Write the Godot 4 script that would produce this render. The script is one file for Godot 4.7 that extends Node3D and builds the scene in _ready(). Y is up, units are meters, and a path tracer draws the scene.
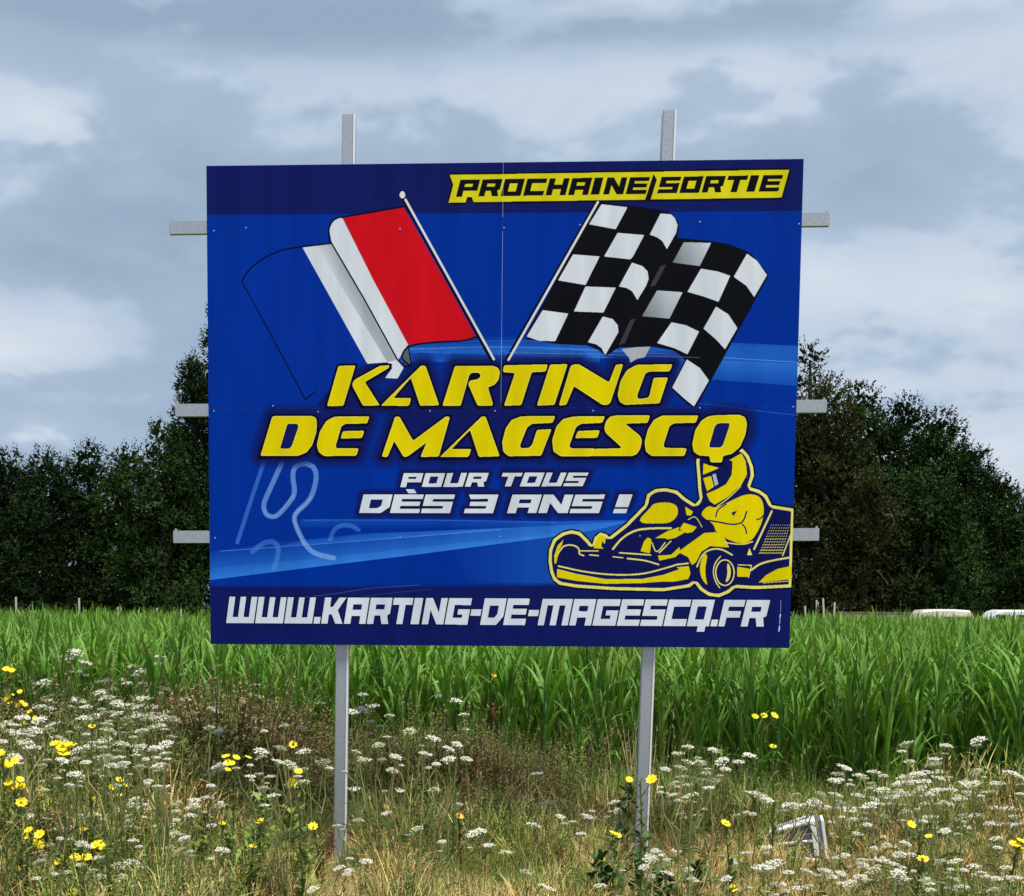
extends Node3D
# A roadside advertising sign in front of a green crop, a weedy flowering verge and a dark tree line under a cloudy sky.

const INKS := {"blue":[0,49,156],"navy":[17,27,98],"beam":[58,136,236],"pale":[150,195,245],"track":[90,145,230],"track2":[150,185,245],"flagblue":[2,48,158],"white":[214,223,236],"urlwhite":[216,225,242],"offwhite":[222,222,226],"red":[206,16,32],"reddark":[160,10,25],"grey":[120,130,140],"lightgrey":[176,184,192],"fold":[92,98,112],"hl":[58,60,70],"line":[8,10,38],"black":[14,16,22],"yellow":[226,210,2],"yellowedge":[234,224,96],"banner":[216,210,30],"kartline":[232,226,120],"kartnavy":[16,22,86]}
const GLYPHS := {"P":[[0,0,1,0,1,0.66,0.3,0.66,0.3,1,0,1],[0.3,0.26,0.7,0.26,0.7,0.42,0.3,0.42]],"R":[[0,0,1,0,1,0.6,0.88,0.67,1,1,0.68,1,0.56,0.68,0.3,0.68,0.3,1,0,1],[0.3,0.26,0.7,0.26,0.7,0.44,0.3,0.44]],"O":[[0.03,0,1,0,1,0.97,0.97,1,0,1,0,0.03],[0.3,0.26,0.7,0.26,0.7,0.74,0.3,0.74]],"C":[[0,0,1,0,1,0.27,0.3,0.27,0.3,0.73,1,0.73,1,1,0,1]],"H":[[0,0,0.3,0,0.3,0.37,0.7,0.37,0.7,0,1,0,1,1,0.7,1,0.7,0.64,0.3,0.64,0.3,1,0,1]],"A":[[0,0,1,0,1,1,0.7,1,0.7,0.7,0.3,0.7,0.3,1,0,1],[0.3,0.26,0.7,0.26,0.7,0.46,0.3,0.46]],"I":[[0,0,0.85,0,0.85,1,0,1]],"N":[[0,0,0.32,0,0.7,0.55,0.7,0,1,0,1,1,0.68,1,0.3,0.45,0.3,1,0,1]],"E":[[0,0,1,0,1,0.24,0.3,0.24,0.3,0.38,0.95,0.38,0.95,0.61,0.3,0.61,0.3,0.76,1,0.76,1,1,0,1]],"S":[[0,0,1,0,1,0.24,0.3,0.24,0.3,0.38,1,0.38,1,1,0,1,0,0.76,0.7,0.76,0.7,0.62,0,0.62]],"T":[[0,0,1,0,1,0.27,0.66,0.27,0.66,1,0.34,1,0.34,0.27,0,0.27]],"U":[[0,0,0.3,0,0.3,0.73,0.7,0.73,0.7,0,1,0,1,1,0,1]],"D":[[0,0,1,0,1,0.68,0.74,1,0,1],[0.3,0.27,0.7,0.27,0.7,0.6,0.58,0.73,0.3,0.73]],"3":[[0,0,1,0,1,1,0,1,0,0.76,0.7,0.76,0.7,0.62,0.12,0.62,0.12,0.38,0.7,0.38,0.7,0.24,0.1,0.24]],"W":[[0,0,0.21,0,0.21,0.76,0.4,0.76,0.4,0,0.6,0,0.6,0.76,0.79,0.76,0.79,0,1,0,1,1,0,1]],"K":[[0,0,0.3,0,0.3,0.36,0.42,0.36,0.66,0,1,0,0.68,0.48,1,1,0.66,1,0.42,0.64,0.3,0.64,0.3,1,0,1]],"G":[[0,0,1,0,1,0.26,0.3,0.26,0.3,0.74,0.7,0.74,0.7,0.62,0.48,0.62,0.48,0.42,1,0.42,1,1,0,1]],"M":[[0,0,1,0,1,1,0.79,1,0.79,0.25,0.605,0.25,0.605,1,0.395,1,0.395,0.25,0.21,0.25,0.21,1,0,1]],"Q":[[0,0,1,0,1,1,0.85,1,0.85,1.2,0.5,1.2,0.5,1,0,1],[0.3,0.26,0.7,0.26,0.7,0.74,0.3,0.74]],"F":[[0,0,1,0,1,0.26,0.3,0.26,0.3,0.42,0.92,0.42,0.92,0.67,0.3,0.67,0.3,1,0,1]],"-":[[0,0.42,1,0.42,1,0.66,0,0.66]],".":[[0,0.74,1,0.74,1,1,0,1]],"!":[[0,0,1,0,1,0.68,0,0.68],[0,0.77,1,0.77,1,1,0,1]],"È":[[0,0,1,0,1,0.24,0.3,0.24,0.3,0.38,0.95,0.38,0.95,0.61,0.3,0.61,0.3,0.76,1,0.76,1,1,0,1],[0.34,-0.28,0.62,-0.28,0.74,-0.07,0.46,-0.07]]}
# drawing steps of the printed sheets, in millimetres from the top left corner of the sign
const PRINT := [
	["f","navy",0,[[-47,-106,4070,-57,4083,335,-50,322]]],
	["g","beam",0,[-3,2597,494,2527,1086,2464,1879,2434,2426,2406,2902,2378,2699,2432,2332,2491,1356,2620,913,2674,-4,2790],0.05,0.8,[1189,2388,1225,2648]],
	["g","beam",0,[634,2520,1086,2470,1879,2434,2290,2420,2016,2437,1466,2483,912,2524,494,2554],0.1,0.45,[1051,2443,1058,2518]],
	["g","beam",0,[-4,2708,634,2650,1467,2558,2427,2460,2699,2432,2332,2491,1356,2620,913,2674,-4,2790],0.0,0.6,[843,2546,864,2690]],
	["t","pale",1,5,[74,2590,912,2528,2023,2437],0.45],
	["t","pale",1,6,[669,2376,912,2373,1672,2374,2392,2386],0.28],
	["g","beam",0,[634,2369,1672,2370,2391,2382,2969,2371,2699,2426,2392,2440,634,2424],0.3,0.0,[1534,2367,1535,2435]],
	["g","beam",0,[1603,2394,2426,2379,3105,2364,3115,2818,1814,2824],0.0,0.45,[1605,2578,2565,2589]],
	["g","beam",0,[1183,1121,3346,1178,4031,1214,4035,1332,2408,1279,1321,1242],0.0,0.55,[2405,1114,2407,1246]],
	["g","beam",0,[1320,1195,2001,1178,2675,1168,2678,1314,1321,1308],0.0,0.5,[2000,1151,2002,1304]],
	["g","beam",0,[2947,1288,4028,1332,4013,1477,3385,1429,2948,1368],0.75,0.3,[3749,1311,3740,1476]],
	["t","pale",1,5,[1389,1222,2001,1205,2677,1234,3348,1277,4035,1322],0.5],
	["t","pale",1,4,[1525,1182,2136,1165,2676,1194],0.3],
	["t","pale",1,4,[2070,1285,2408,1273,2947,1288],0.35],
	["t","pale",1,5,[3289,1588,3490,1601,3758,1642,4012,1669],0.3],
	["f","navy",0,[[-68,2832,4062,2840,4077,3316,-71,3347]]],
	["g","navy",0,[-4,2797,4014,2800,4015,2844,-4,2835],0.0,1.0,[2020,2792,2021,2836]],
	["t","pale",1,5,[669,2905,913,2876,1094,2841,1468,2818],0.3],
	["t","pale",1,5,[983,2910,1261,2874,1538,2846],0.18],
	["t","track",1,28,[381,1984,288,2250,194,2529],0.55],
	["t","track2",1,34,[506,1989,408,2197,375,2271,391,2336,440,2357,484,2341,582,2228,598,2175,582,2090,588,2026,626,1994,680,1989,734,2016,750,2079,723,2196,680,2260,615,2314,587,2357,609,2431,669,2549,734,2608,865,2634],0.62],
	["t","pale",1,15,[587,2207,484,2341,440,2357,391,2336,386,2303],0.35],
	["t","pale",1,16,[712,2218,680,2260,615,2314,587,2357,609,2431,658,2538],0.4],
	["t","track",1,34,[298,2593,363,2539,429,2518,473,2539,483,2593,450,2711],0.5],
	["t","track",1,30,[843,2506,864,2441,919,2409,984,2409,1038,2441],0.5],
	["h",[[[900,1332,1017,1329,934,1600,821,1602]],[[1186,1332,1254,1330,1241,1349,1081,1441,1184,1598,1069,1600,997,1469,997,1444,1015,1423]],[[1466,1332,1497,1334,1591,1598,1461,1601,1396,1414,1277,1548,1400,1549,1385,1601,1191,1600]],[[1697,1335,1952,1335,1990,1348,2003,1379,1994,1429,1966,1463,1922,1478,1958,1590,1953,1602,1854,1602,1789,1459,1797,1434,1852,1425,1875,1404,1862,1381,1811,1381,1796,1393,1738,1602,1613,1601]],[[2030,1333,2326,1327,2314,1375,2219,1379,2150,1599,2033,1602,2105,1384,2023,1377]],[[2342,1329,2461,1326,2375,1597,2256,1602]],[[2497,1329,2536,1327,2742,1448,2786,1330,2835,1328,2752,1587,2732,1598,2699,1597,2506,1473,2455,1597,2405,1602,2480,1342]],[[3166,1329,3148,1376,3010,1378,2984,1391,2931,1541,2942,1559,2994,1554,3014,1544,3041,1419,3138,1417,3084,1588,2850,1598,2816,1578,2801,1533,2818,1442,2859,1369,2924,1333]],[[443,1669,713,1668,740,1677,751,1701,748,1774,719,1864,679,1915,621,1937,359,1937],[547,1721,616,1720,624,1740,575,1875,558,1889,495,1889]],[[1114,1671,1097,1719,948,1721,920,1738,880,1873,886,1887,1040,1887,1023,1937,800,1939,762,1911,750,1864,771,1774,817,1701,874,1673]],[[931,1771,1078,1768,1063,1817,914,1821]],[[1290,1673,1319,1673,1414,1836,1639,1672,1665,1676,1591,1942,1464,1946,1507,1847,1377,1942,1349,1946,1284,1838,1237,1946,1198,1943]],[[1883,1673,1908,1673,2007,1941,1864,1945,1803,1764,1677,1892,1813,1892,1794,1945,1597,1946]],[[2383,1672,2364,1717,2225,1723,2192,1747,2143,1871,2154,1888,2207,1884,2227,1865,2259,1764,2358,1759,2290,1937,2068,1941,2031,1910,2023,1845,2046,1753,2085,1697,2151,1673]],[[2718,1673,2701,1717,2556,1724,2523,1747,2479,1874,2493,1888,2652,1888,2633,1941,2421,1941,2372,1908,2363,1832,2391,1740,2436,1691,2509,1675]],[[2537,1772,2685,1767,2670,1817,2518,1820]],[[3022,1668,3007,1718,2855,1723,2956,1804,2971,1833,2961,1890,2938,1927,2906,1940,2624,1940,2641,1892,2824,1888,2835,1882,2727,1787,2714,1754,2726,1707,2753,1676,2796,1668]],[[3347,1669,3330,1718,3186,1721,3155,1739,3116,1867,3123,1885,3274,1888,3259,1939,3038,1940,2998,1909,2989,1848,3008,1765,3049,1697,3106,1669]],[[3457,1669,3619,1665,3659,1681,3673,1724,3665,1797,3630,1880,3579,1925,3517,1940,3513,1982,3434,1982,3428,1940,3359,1937,3320,1911,3310,1859,3329,1765,3369,1703,3410,1677],[3480,1722,3556,1720,3556,1740,3515,1870,3499,1883,3426,1883,3424,1869,3459,1739]]]],
	["f","flagblue",0,[[649,538,500,563,362,628,270,705,235,761,453,1153,672,1559,741,1593,914,1413,1098,1313]]],
	["s","line",1,10,[649,538,500,559,362,624,275,699,238,765]],
	["s","line",0,8,[238,765,453,1153,672,1559,741,1502]],
	["f","white",0,[[652,538,855,517,1073,878,1309,1291,1350,1341,1305,1419,1220,1414,1270,1347,1235,1309,1098,1319]]],
	["g","grey",0,[752,530,855,517,1073,878,1309,1291,1235,1309],0.0,0.55,[913,899,1027,844]],
	["f","white",0,[[855,517,837,422,866,367,901,346,930,355,1141,767,1377,1191,1338,1247,1309,1296,1073,878]]],
	["f","red",0,[[930,350,1344,284,1596,715,1841,1146,1759,1171,1600,1170,1377,1193,1141,767]]],
	["f","fold",0,[[1377,1198,1340,1247,1332,1298,1361,1325,1391,1330,1391,1258]]],
	["s","line",0,11,[649,538,855,517]],
	["s","line",1,11,[844,517,830,433,855,372,901,346,930,346,1139,313,1348,280]],
	["s","line",0,10,[848,508,1073,882,1304,1291,1350,1341,1396,1332]],
	["s","line",1,12,[1391,1332,1334,1291,1338,1247,1377,1202,1463,1185,1600,1174,1759,1171,1846,1140]],
	["s","line",0,8,[1377,1202,1400,1325]],
	["s","line",0,31,[1339,222,1950,1296]],
	["s","offwhite",0,16,[1345,218,1961,1292]],
	["f","line",1,[[1302,205,1320,170,1347,170,1366,205,1352,236,1321,235]]],
	["f","offwhite",1,[[1311,205,1325,179,1343,179,1357,205,1345,227,1325,227]]],
	["o","black",1.9,[1652,77,3908,68,3862,247,1814,256,1803,223,1771,223,1761,257,1646,259,1677,141]],
	["f","banner",0,[[1652,77,3908,68,3862,247,1814,256,1803,223,1771,223,1761,257,1646,259,1677,141]]],
	["f","black",0,[[3013,87,3036,122,2997,253,2961,252]]],
	["x","black","PROCHAINE",[1725,109,2991,105,2964,214,1696,220],[1,1,1,1,1,1,0.5,1,1],0.13],
	["x","black","SORTIE",[3068,106,3869,101,3839,206,3040,212],[1,1,1,1,0.5,1],0.13],
	["o","line",1.0,[2654,269,2850,294,3040,324,3135,343,3185,418,3179,478,3163,506,3401,531,3519,551,3663,608,3785,748,3321,1620,3248,1568,3164,1487,3258,1298,3180,1236,3036,1207,2796,1211,2716,1272,2684,1234,2592,1196,2387,1186,2174,1151]],
	["f","black",0,[[2654,269,2850,294,3040,324,3135,343,3185,418,3179,478,3163,506,3401,531,3519,551,3663,608,3785,748,3321,1620,3248,1568,3164,1487,3258,1298,3180,1236,3036,1207,2796,1211,2716,1272,2684,1234,2592,1196,2387,1186,2174,1151]]],
	["f","white",0,[[2671,278,2845,299,2769,442,2590,408]]],
	["f","white",0,[[2782,465,2960,481,2885,625,2869,639,2694,619]]],
	["f","white",0,[[2486,603,2665,618,2573,805,2388,773]]],
	["f","white",0,[[2573,814,2777,823,2696,987,2497,978]]],
	["f","white",0,[[2287,968,2461,992,2375,1174,2266,1171,2181,1142]]],
	["f","white",0,[[3223,530,3405,536,3333,686,3152,662]]],
	["f","white",0,[[3052,843,3223,856,3139,1029,2955,1012]]],
	["f","white",0,[[3064,342,3136,348,3160,371,3180,418,3172,469,3112,575,3080,521,3044,496,2996,479]]],
	["f","white",0,[[2881,660,2953,684,2987,719,2995,766,2979,812,2922,906,2885,847,2848,826,2796,816]]],
	["f","white",0,[[2692,1012,2759,1029,2794,1070,2799,1117,2713,1267,2688,1222,2652,1196,2594,1182]]],
	["f","white",0,[[3644,607,3711,654,3780,748,3699,892,3645,817,3560,758]]],
	["f","white",0,[[3341,703,3453,722,3537,751,3463,921,3362,885,3254,854]]],
	["f","white",0,[[3447,951,3531,1003,3593,1093,3514,1233,3452,1167,3367,1096]]],
	["f","white",0,[[3152,1053,3248,1072,3339,1115,3264,1265,3180,1225,3059,1189]]],
	["f","white",0,[[3260,1298,3350,1355,3412,1438,3316,1610,3247,1556,3167,1484]]],
	["g","grey",0,[3223,530,3405,536,3333,686,3152,662],1.0,0.0,[3152,662,3405,536]],
	["g","grey",0,[3052,843,3223,856,3139,1029,2955,1012],1.0,0.0,[2955,1012,3223,856]],
	["f","lightgrey",0,[[2821,1228,2916,1216,3017,1212,2978,1283,2930,1292,2882,1318,2875,1287]]],
	["f","hl",0,[[3072,684,3110,675,3039,813,3003,817]]],
	["f","hl",0,[[2877,1035,2912,1028,2844,1188,2801,1206]]],
	["s","line",0,30,[2640,269,2050,1295]],
	["s","offwhite",0,16,[2647,264,2060,1296]],
	["t","pale",1,5,[2035,1248,2677,1261,3348,1287],0.4],
	["x","white","POUR TOUS",[1350,2055,2615,2050,2575,2142,1326,2150],[1,1,1,1,0.5,1,1,1,1],0.1],
	["x","white","DÈS 3 ANS !",[1072,2200,2915,2198,2873,2324,1042,2327],[1,1,1,0.35,1,0.35,1,1,1,0.35,0.45],0.06],
	["o","line",1.6,[2350,2658,2351,2576,2380,2501,2440,2457,2502,2440,2563,2453,2619,2507,2646,2541,2662,2487,2699,2455,2740,2466,2761,2486,2872,2398,2998,2268,3013,2196,3066,2162,3134,2155,3215,2172,3270,2220,3339,2263,3368,2229,3357,2160,3350,2081,3339,1979,3350,1914,3430,1881,3564,1874,3652,1894,3691,1937,3722,2013,3729,2072,3704,2148,3767,2166,3818,2200,3854,2268,4005,2292,4003,2822,3759,2835,3621,2827,3582,2862,3514,2891,3444,2882,3384,2843,3348,2796,3314,2824,3138,2852,2792,2846,2542,2830,2425,2811,2384,2780,2363,2731]],
	["f","kartline",0,[[2350,2658,2351,2576,2380,2501,2440,2457,2502,2440,2563,2453,2619,2507,2646,2541,2662,2487,2699,2455,2740,2466,2761,2486,2872,2398,2998,2268,3013,2196,3066,2162,3134,2155,3215,2172,3270,2220,3339,2263,3368,2229,3357,2160,3350,2081,3339,1979,3350,1914,3430,1881,3564,1874,3652,1894,3691,1937,3722,2013,3729,2072,3704,2148,3767,2166,3818,2200,3854,2268,4005,2292,4003,2822,3759,2835,3621,2827,3582,2862,3514,2891,3444,2882,3384,2843,3348,2796,3314,2824,3138,2852,2792,2846,2542,2830,2425,2811,2384,2780,2363,2731]]],
	["o","kartnavy",-3.1,[2350,2658,2351,2576,2380,2501,2440,2457,2502,2440,2563,2453,2619,2507,2646,2541,2662,2487,2699,2455,2740,2466,2761,2486,2872,2398,2998,2268,3013,2196,3066,2162,3134,2155,3215,2172,3270,2220,3339,2263,3368,2229,3357,2160,3350,2081,3339,1979,3350,1914,3430,1881,3564,1874,3652,1894,3691,1937,3722,2013,3729,2072,3704,2148,3767,2166,3818,2200,3854,2268,4005,2292,4003,2822,3759,2835,3621,2827,3582,2862,3514,2891,3444,2882,3384,2843,3348,2796,3314,2824,3138,2852,2792,2846,2542,2830,2425,2811,2384,2780,2363,2731]],
	["f","yellow",1,[[3056,2258,3144,2248,3203,2262,3226,2296,3220,2345,3177,2385,3128,2394,2936,2393,3037,2287]]],
	["f","kartline",0,[[2408,2703,2543,2737,2741,2771,2988,2770,3136,2740,3248,2700,3221,2689,3305,2681,3317,2730,3303,2765,3214,2782,3127,2784,2989,2795,2742,2801,2543,2782,2409,2757]]],
	["f","yellow",0,[[2408,2707,2543,2741,2741,2774,2988,2773,3136,2743,3248,2703,3221,2692,3306,2684,3317,2734,3303,2768,3214,2786,3127,2787,2989,2798,2742,2804,2543,2785,2409,2761]]],
	["s","kartline",1,11,[2418,2684,2592,2723,2790,2744,2988,2739,3135,2699,3247,2664,3221,2672,3300,2662]],
	["s","kartline",1,10,[2397,2652,2411,2603,2431,2573,2450,2548,2490,2538,2539,2548,2560,2573,2555,2602,2590,2612]],
	["f","yellow",0,[[2449,2504,2410,2544,2387,2613,2391,2672,2404,2662,2416,2583,2440,2539]]],
	["f","yellow",0,[[2656,2563,2672,2513,2691,2479,2716,2474,2738,2493,2732,2533,2712,2513,2708,2553,2728,2564]]],
	["s","kartline",1,14,[2787,2567,2845,2493,2932,2439,3030,2426,3178,2424]],
	["s","kartline",1,8,[2560,2581,2688,2580]],
	["s","kartline",1,9,[2629,2607,2689,2612]],
	["s","kartline",1,10,[2832,2592,2935,2599,3044,2606]],
	["s","kartline",1,11,[2887,2631,3005,2642,3100,2671]],
	["s","kartline",1,8,[2788,2619,2857,2626]],
	["f","yellow",0,[[2975,2581,2998,2512,3022,2488,3047,2498,3047,2522,3039,2596]]],
	["f","yellow",0,[[3071,2493,3158,2443,3236,2416,3227,2443,3189,2492]]],
	["f","yellow",0,[[3117,2481,3196,2442,3295,2441,3207,2491,3157,2501]]],
	["s","kartline",1,8,[3052,2522,3083,2601,3141,2522]],
	["s","kartline",1,9,[3103,2591,3180,2512]],
	["f","yellow",0,[[3093,2610,3182,2605,3239,2551,3245,2590,3212,2620,3104,2645]]],
	["f","yellow",0,[[3229,2585,3404,2456,3483,2451,3543,2490,3575,2554,3446,2545,3387,2585,3354,2654,3325,2674,3299,2620,3259,2600]]],
	["f","yellow",1,[[3376,2323,3429,2268,3479,2293,3654,2199,3732,2194,3782,2219,3804,2288,3796,2376,3750,2475,3712,2514,3663,2529,3583,2510,3483,2456,3467,2396,3401,2357]]],
	["f","kartnavy",0,[[3583,2319,3622,2306,3598,2344]]],
	["s","kartnavy",1,10,[3402,2369,3501,2382,3570,2398,3639,2396,3670,2371,3686,2312]],
	["s","kartnavy",1,9,[3659,2396,3684,2426,3688,2460]],
	["s","kartnavy",1,9,[3757,2366,3786,2356,3800,2337]],
	["s","kartnavy",1,9,[3480,2347,3489,2298,3547,2263]],
	["s","kartline",1,9,[3544,2520,3663,2536,3731,2514]],
	["f","yellow",0,[[3271,2279,3326,2313,3312,2338,3282,2338]]],
	["f","yellow",0,[[3235,2432,3264,2387,3354,2416,3325,2451,3285,2458]]],
	["s","kartline",1,6,[3293,2367,3342,2338,3388,2416]],
	["f","yellow",0,[[3412,2192,3484,2162,3543,2128,3580,2064,3583,1975,3560,1968,3640,1922,3674,1979,3682,2064,3646,2132,3554,2217,3470,2266,3437,2243]]],
	["s","kartline",1,7,[3682,2081,3646,2140,3554,2230,3487,2277]],
	["f","yellow",0,[[3388,1989,3493,2020,3386,2066]]],
	["f","yellow",0,[[3388,2088,3441,2073,3462,2145,3416,2176]]],
	["f","lightgrey",0,[[3449,2064,3471,2056,3492,2128,3468,2141]]],
	["s","kartnavy",1,8,[3676,1988,3693,2064,3646,2140]],
	["f","kartnavy",0,[[3613,2703,3610,2735,3602,2765,3588,2791,3569,2814,3546,2830,3521,2840,3494,2842,3467,2838,3441,2826,3418,2808,3400,2784,3386,2756,3378,2726,3376,2694,3380,2662,3391,2633,3406,2608,3427,2588,3451,2573,3477,2566,3504,2566,3530,2573,3555,2586,3577,2606,3594,2631,3606,2660,3612,2691]]],
	["f","yellow",1,[[3407,2594,3384,2654,3379,2714,3397,2773,3438,2818,3422,2763,3415,2694,3432,2604]]],
	["s","kartline",1,11,[3360,2684,3398,2594,3456,2563,3525,2564,3596,2604]],
	["s","kartline",1,8,[3517,2614,3478,2664,3470,2733,3492,2793,3517,2827]],
	["s","kartline",0,9,[3613,2724,3611,2744,3607,2763,3599,2780,3589,2794,3577,2804,3563,2810,3549,2811,3535,2807,3521,2800,3509,2788,3500,2772,3493,2754,3489,2735,3488,2714,3491,2695,3497,2677,3506,2661,3517,2649,3530,2641,3544,2638,3559,2639,3573,2645,3586,2655,3596,2668,3605,2685,3610,2704,3613,2724]],
	["f","kartline",1,[[3562,2653,3583,2673,3594,2732,3576,2782,3551,2792,3568,2743]]],
	["f","yellow",0,[[3632,2683,3717,2697,3708,2752,3634,2752]]],
	["s","kartline",0,7,[3637,2671,3728,2674,3710,2757]],
	["f","yellow",0,[[3779,2791,3827,2741,3904,2697,4002,2676,4001,2765,3867,2783]]],
	["s","kartline",1,13,[3727,2707,3785,2662,3883,2637,4005,2617]],
	["s","kartline",1,5,[3808,2793,4000,2778]],
	["s","kartline",0,13,[3743,2564,3855,2309]],
	["s","kartline",0,9,[3936,2607,4008,2405]],
	["f","kartline",0,[[3696,2605,3711,2556,3732,2605]]],
	["s","yellow",0,6,[3778,2593,3792,2587]],
	["s","yellow",0,6,[3796,2593,3810,2587]],
	["s","yellow",0,6,[3814,2593,3827,2587]],
	["s","yellow",0,6,[3831,2593,3845,2587]],
	["s","yellow",0,6,[3849,2593,3862,2587]],
	["s","yellow",0,6,[3866,2593,3880,2587]],
	["s","yellow",0,6,[3884,2593,3897,2587]],
	["s","yellow",0,6,[3901,2593,3915,2587]],
	["s","yellow",0,6,[3919,2593,3932,2587]],
	["s","kartline",0,6,[3786,2574,3799,2568]],
	["s","kartline",0,6,[3803,2574,3816,2568]],
	["s","kartline",0,6,[3820,2574,3833,2568]],
	["s","kartline",0,6,[3838,2574,3851,2568]],
	["s","kartline",0,6,[3855,2574,3868,2568]],
	["s","kartline",0,6,[3872,2574,3885,2568]],
	["s","kartline",0,6,[3890,2574,3903,2568]],
	["s","kartline",0,6,[3907,2574,3920,2568]],
	["s","kartline",0,6,[3924,2574,3937,2568]],
	["s","yellow",0,5,[3793,2556,3805,2550]],
	["s","yellow",0,5,[3810,2556,3822,2550]],
	["s","yellow",0,5,[3827,2555,3840,2549]],
	["s","yellow",0,5,[3844,2555,3857,2549]],
	["s","yellow",0,5,[3861,2555,3874,2549]],
	["s","yellow",0,5,[3878,2555,3891,2549]],
	["s","yellow",0,5,[3896,2555,3908,2549]],
	["s","yellow",0,5,[3913,2555,3925,2549]],
	["s","yellow",0,5,[3930,2555,3942,2549]],
	["s","kartline",0,5,[3800,2537,3812,2531]],
	["s","kartline",0,5,[3817,2537,3829,2531]],
	["s","kartline",0,5,[3834,2537,3846,2531]],
	["s","kartline",0,5,[3851,2537,3862,2531]],
	["s","kartline",0,5,[3868,2537,3879,2531]],
	["s","kartline",0,5,[3885,2537,3896,2531]],
	["s","kartline",0,5,[3901,2536,3913,2531]],
	["s","kartline",0,5,[3918,2536,3930,2530]],
	["s","kartline",0,5,[3935,2536,3947,2530]],
	["s","yellow",0,5,[3808,2518,3818,2512]],
	["s","yellow",0,5,[3824,2518,3835,2512]],
	["s","yellow",0,5,[3841,2518,3852,2512]],
	["s","yellow",0,5,[3858,2518,3868,2512]],
	["s","yellow",0,5,[3874,2518,3885,2512]],
	["s","yellow",0,5,[3891,2518,3902,2512]],
	["s","yellow",0,5,[3907,2518,3918,2512]],
	["s","yellow",0,5,[3924,2518,3935,2512]],
	["s","yellow",0,5,[3941,2518,3951,2512]],
	["s","kartline",0,5,[3815,2499,3825,2493]],
	["s","kartline",0,5,[3831,2499,3841,2493]],
	["s","kartline",0,5,[3848,2499,3858,2493]],
	["s","kartline",0,5,[3864,2499,3874,2493]],
	["s","kartline",0,5,[3881,2499,3891,2493]],
	["s","kartline",0,5,[3897,2499,3907,2493]],
	["s","kartline",0,5,[3913,2499,3923,2493]],
	["s","kartline",0,5,[3930,2499,3940,2493]],
	["s","kartline",0,5,[3946,2499,3956,2493]],
	["s","yellow",0,4,[3822,2480,3832,2475]],
	["s","yellow",0,4,[3838,2480,3848,2474]],
	["s","yellow",0,4,[3855,2480,3864,2474]],
	["s","yellow",0,4,[3871,2480,3880,2474]],
	["s","yellow",0,4,[3887,2480,3896,2474]],
	["s","yellow",0,4,[3903,2480,3913,2474]],
	["s","yellow",0,4,[3919,2480,3929,2474]],
	["s","yellow",0,4,[3936,2480,3945,2474]],
	["s","yellow",0,4,[3952,2480,3961,2474]],
	["s","kartline",0,4,[3830,2462,3838,2456]],
	["s","kartline",0,4,[3846,2462,3854,2456]],
	["s","kartline",0,4,[3861,2462,3870,2456]],
	["s","kartline",0,4,[3877,2462,3886,2456]],
	["s","kartline",0,4,[3893,2462,3902,2456]],
	["s","kartline",0,4,[3909,2462,3918,2456]],
	["s","kartline",0,4,[3925,2461,3934,2456]],
	["s","kartline",0,4,[3941,2461,3950,2455]],
	["s","kartline",0,4,[3957,2461,3966,2455]],
	["s","yellow",0,4,[3837,2443,3845,2437]],
	["s","yellow",0,4,[3853,2443,3861,2437]],
	["s","yellow",0,4,[3868,2443,3876,2437]],
	["s","yellow",0,4,[3884,2443,3892,2437]],
	["s","yellow",0,4,[3900,2443,3908,2437]],
	["s","yellow",0,4,[3916,2443,3924,2437]],
	["s","yellow",0,4,[3931,2443,3939,2437]],
	["s","yellow",0,4,[3947,2443,3955,2437]],
	["s","yellow",0,4,[3963,2443,3971,2437]],
	["s","kartline",0,3,[3844,2424,3851,2418]],
	["s","kartline",0,3,[3860,2424,3867,2418]],
	["s","kartline",0,3,[3875,2424,3883,2418]],
	["s","kartline",0,3,[3891,2424,3898,2418]],
	["s","kartline",0,3,[3906,2424,3914,2418]],
	["s","kartline",0,3,[3922,2424,3929,2418]],
	["s","kartline",0,3,[3937,2424,3945,2418]],
	["s","kartline",0,3,[3953,2424,3960,2418]],
	["s","kartline",0,3,[3968,2424,3976,2418]],
	["s","yellow",0,3,[3851,2406,3858,2400]],
	["s","yellow",0,3,[3867,2405,3873,2400]],
	["s","yellow",0,3,[3882,2405,3889,2400]],
	["s","yellow",0,3,[3897,2405,3904,2399]],
	["s","yellow",0,3,[3913,2405,3919,2399]],
	["s","yellow",0,3,[3928,2405,3935,2399]],
	["s","yellow",0,3,[3943,2405,3950,2399]],
	["s","yellow",0,3,[3958,2405,3965,2399]],
	["s","yellow",0,3,[3974,2405,3980,2399]],
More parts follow.
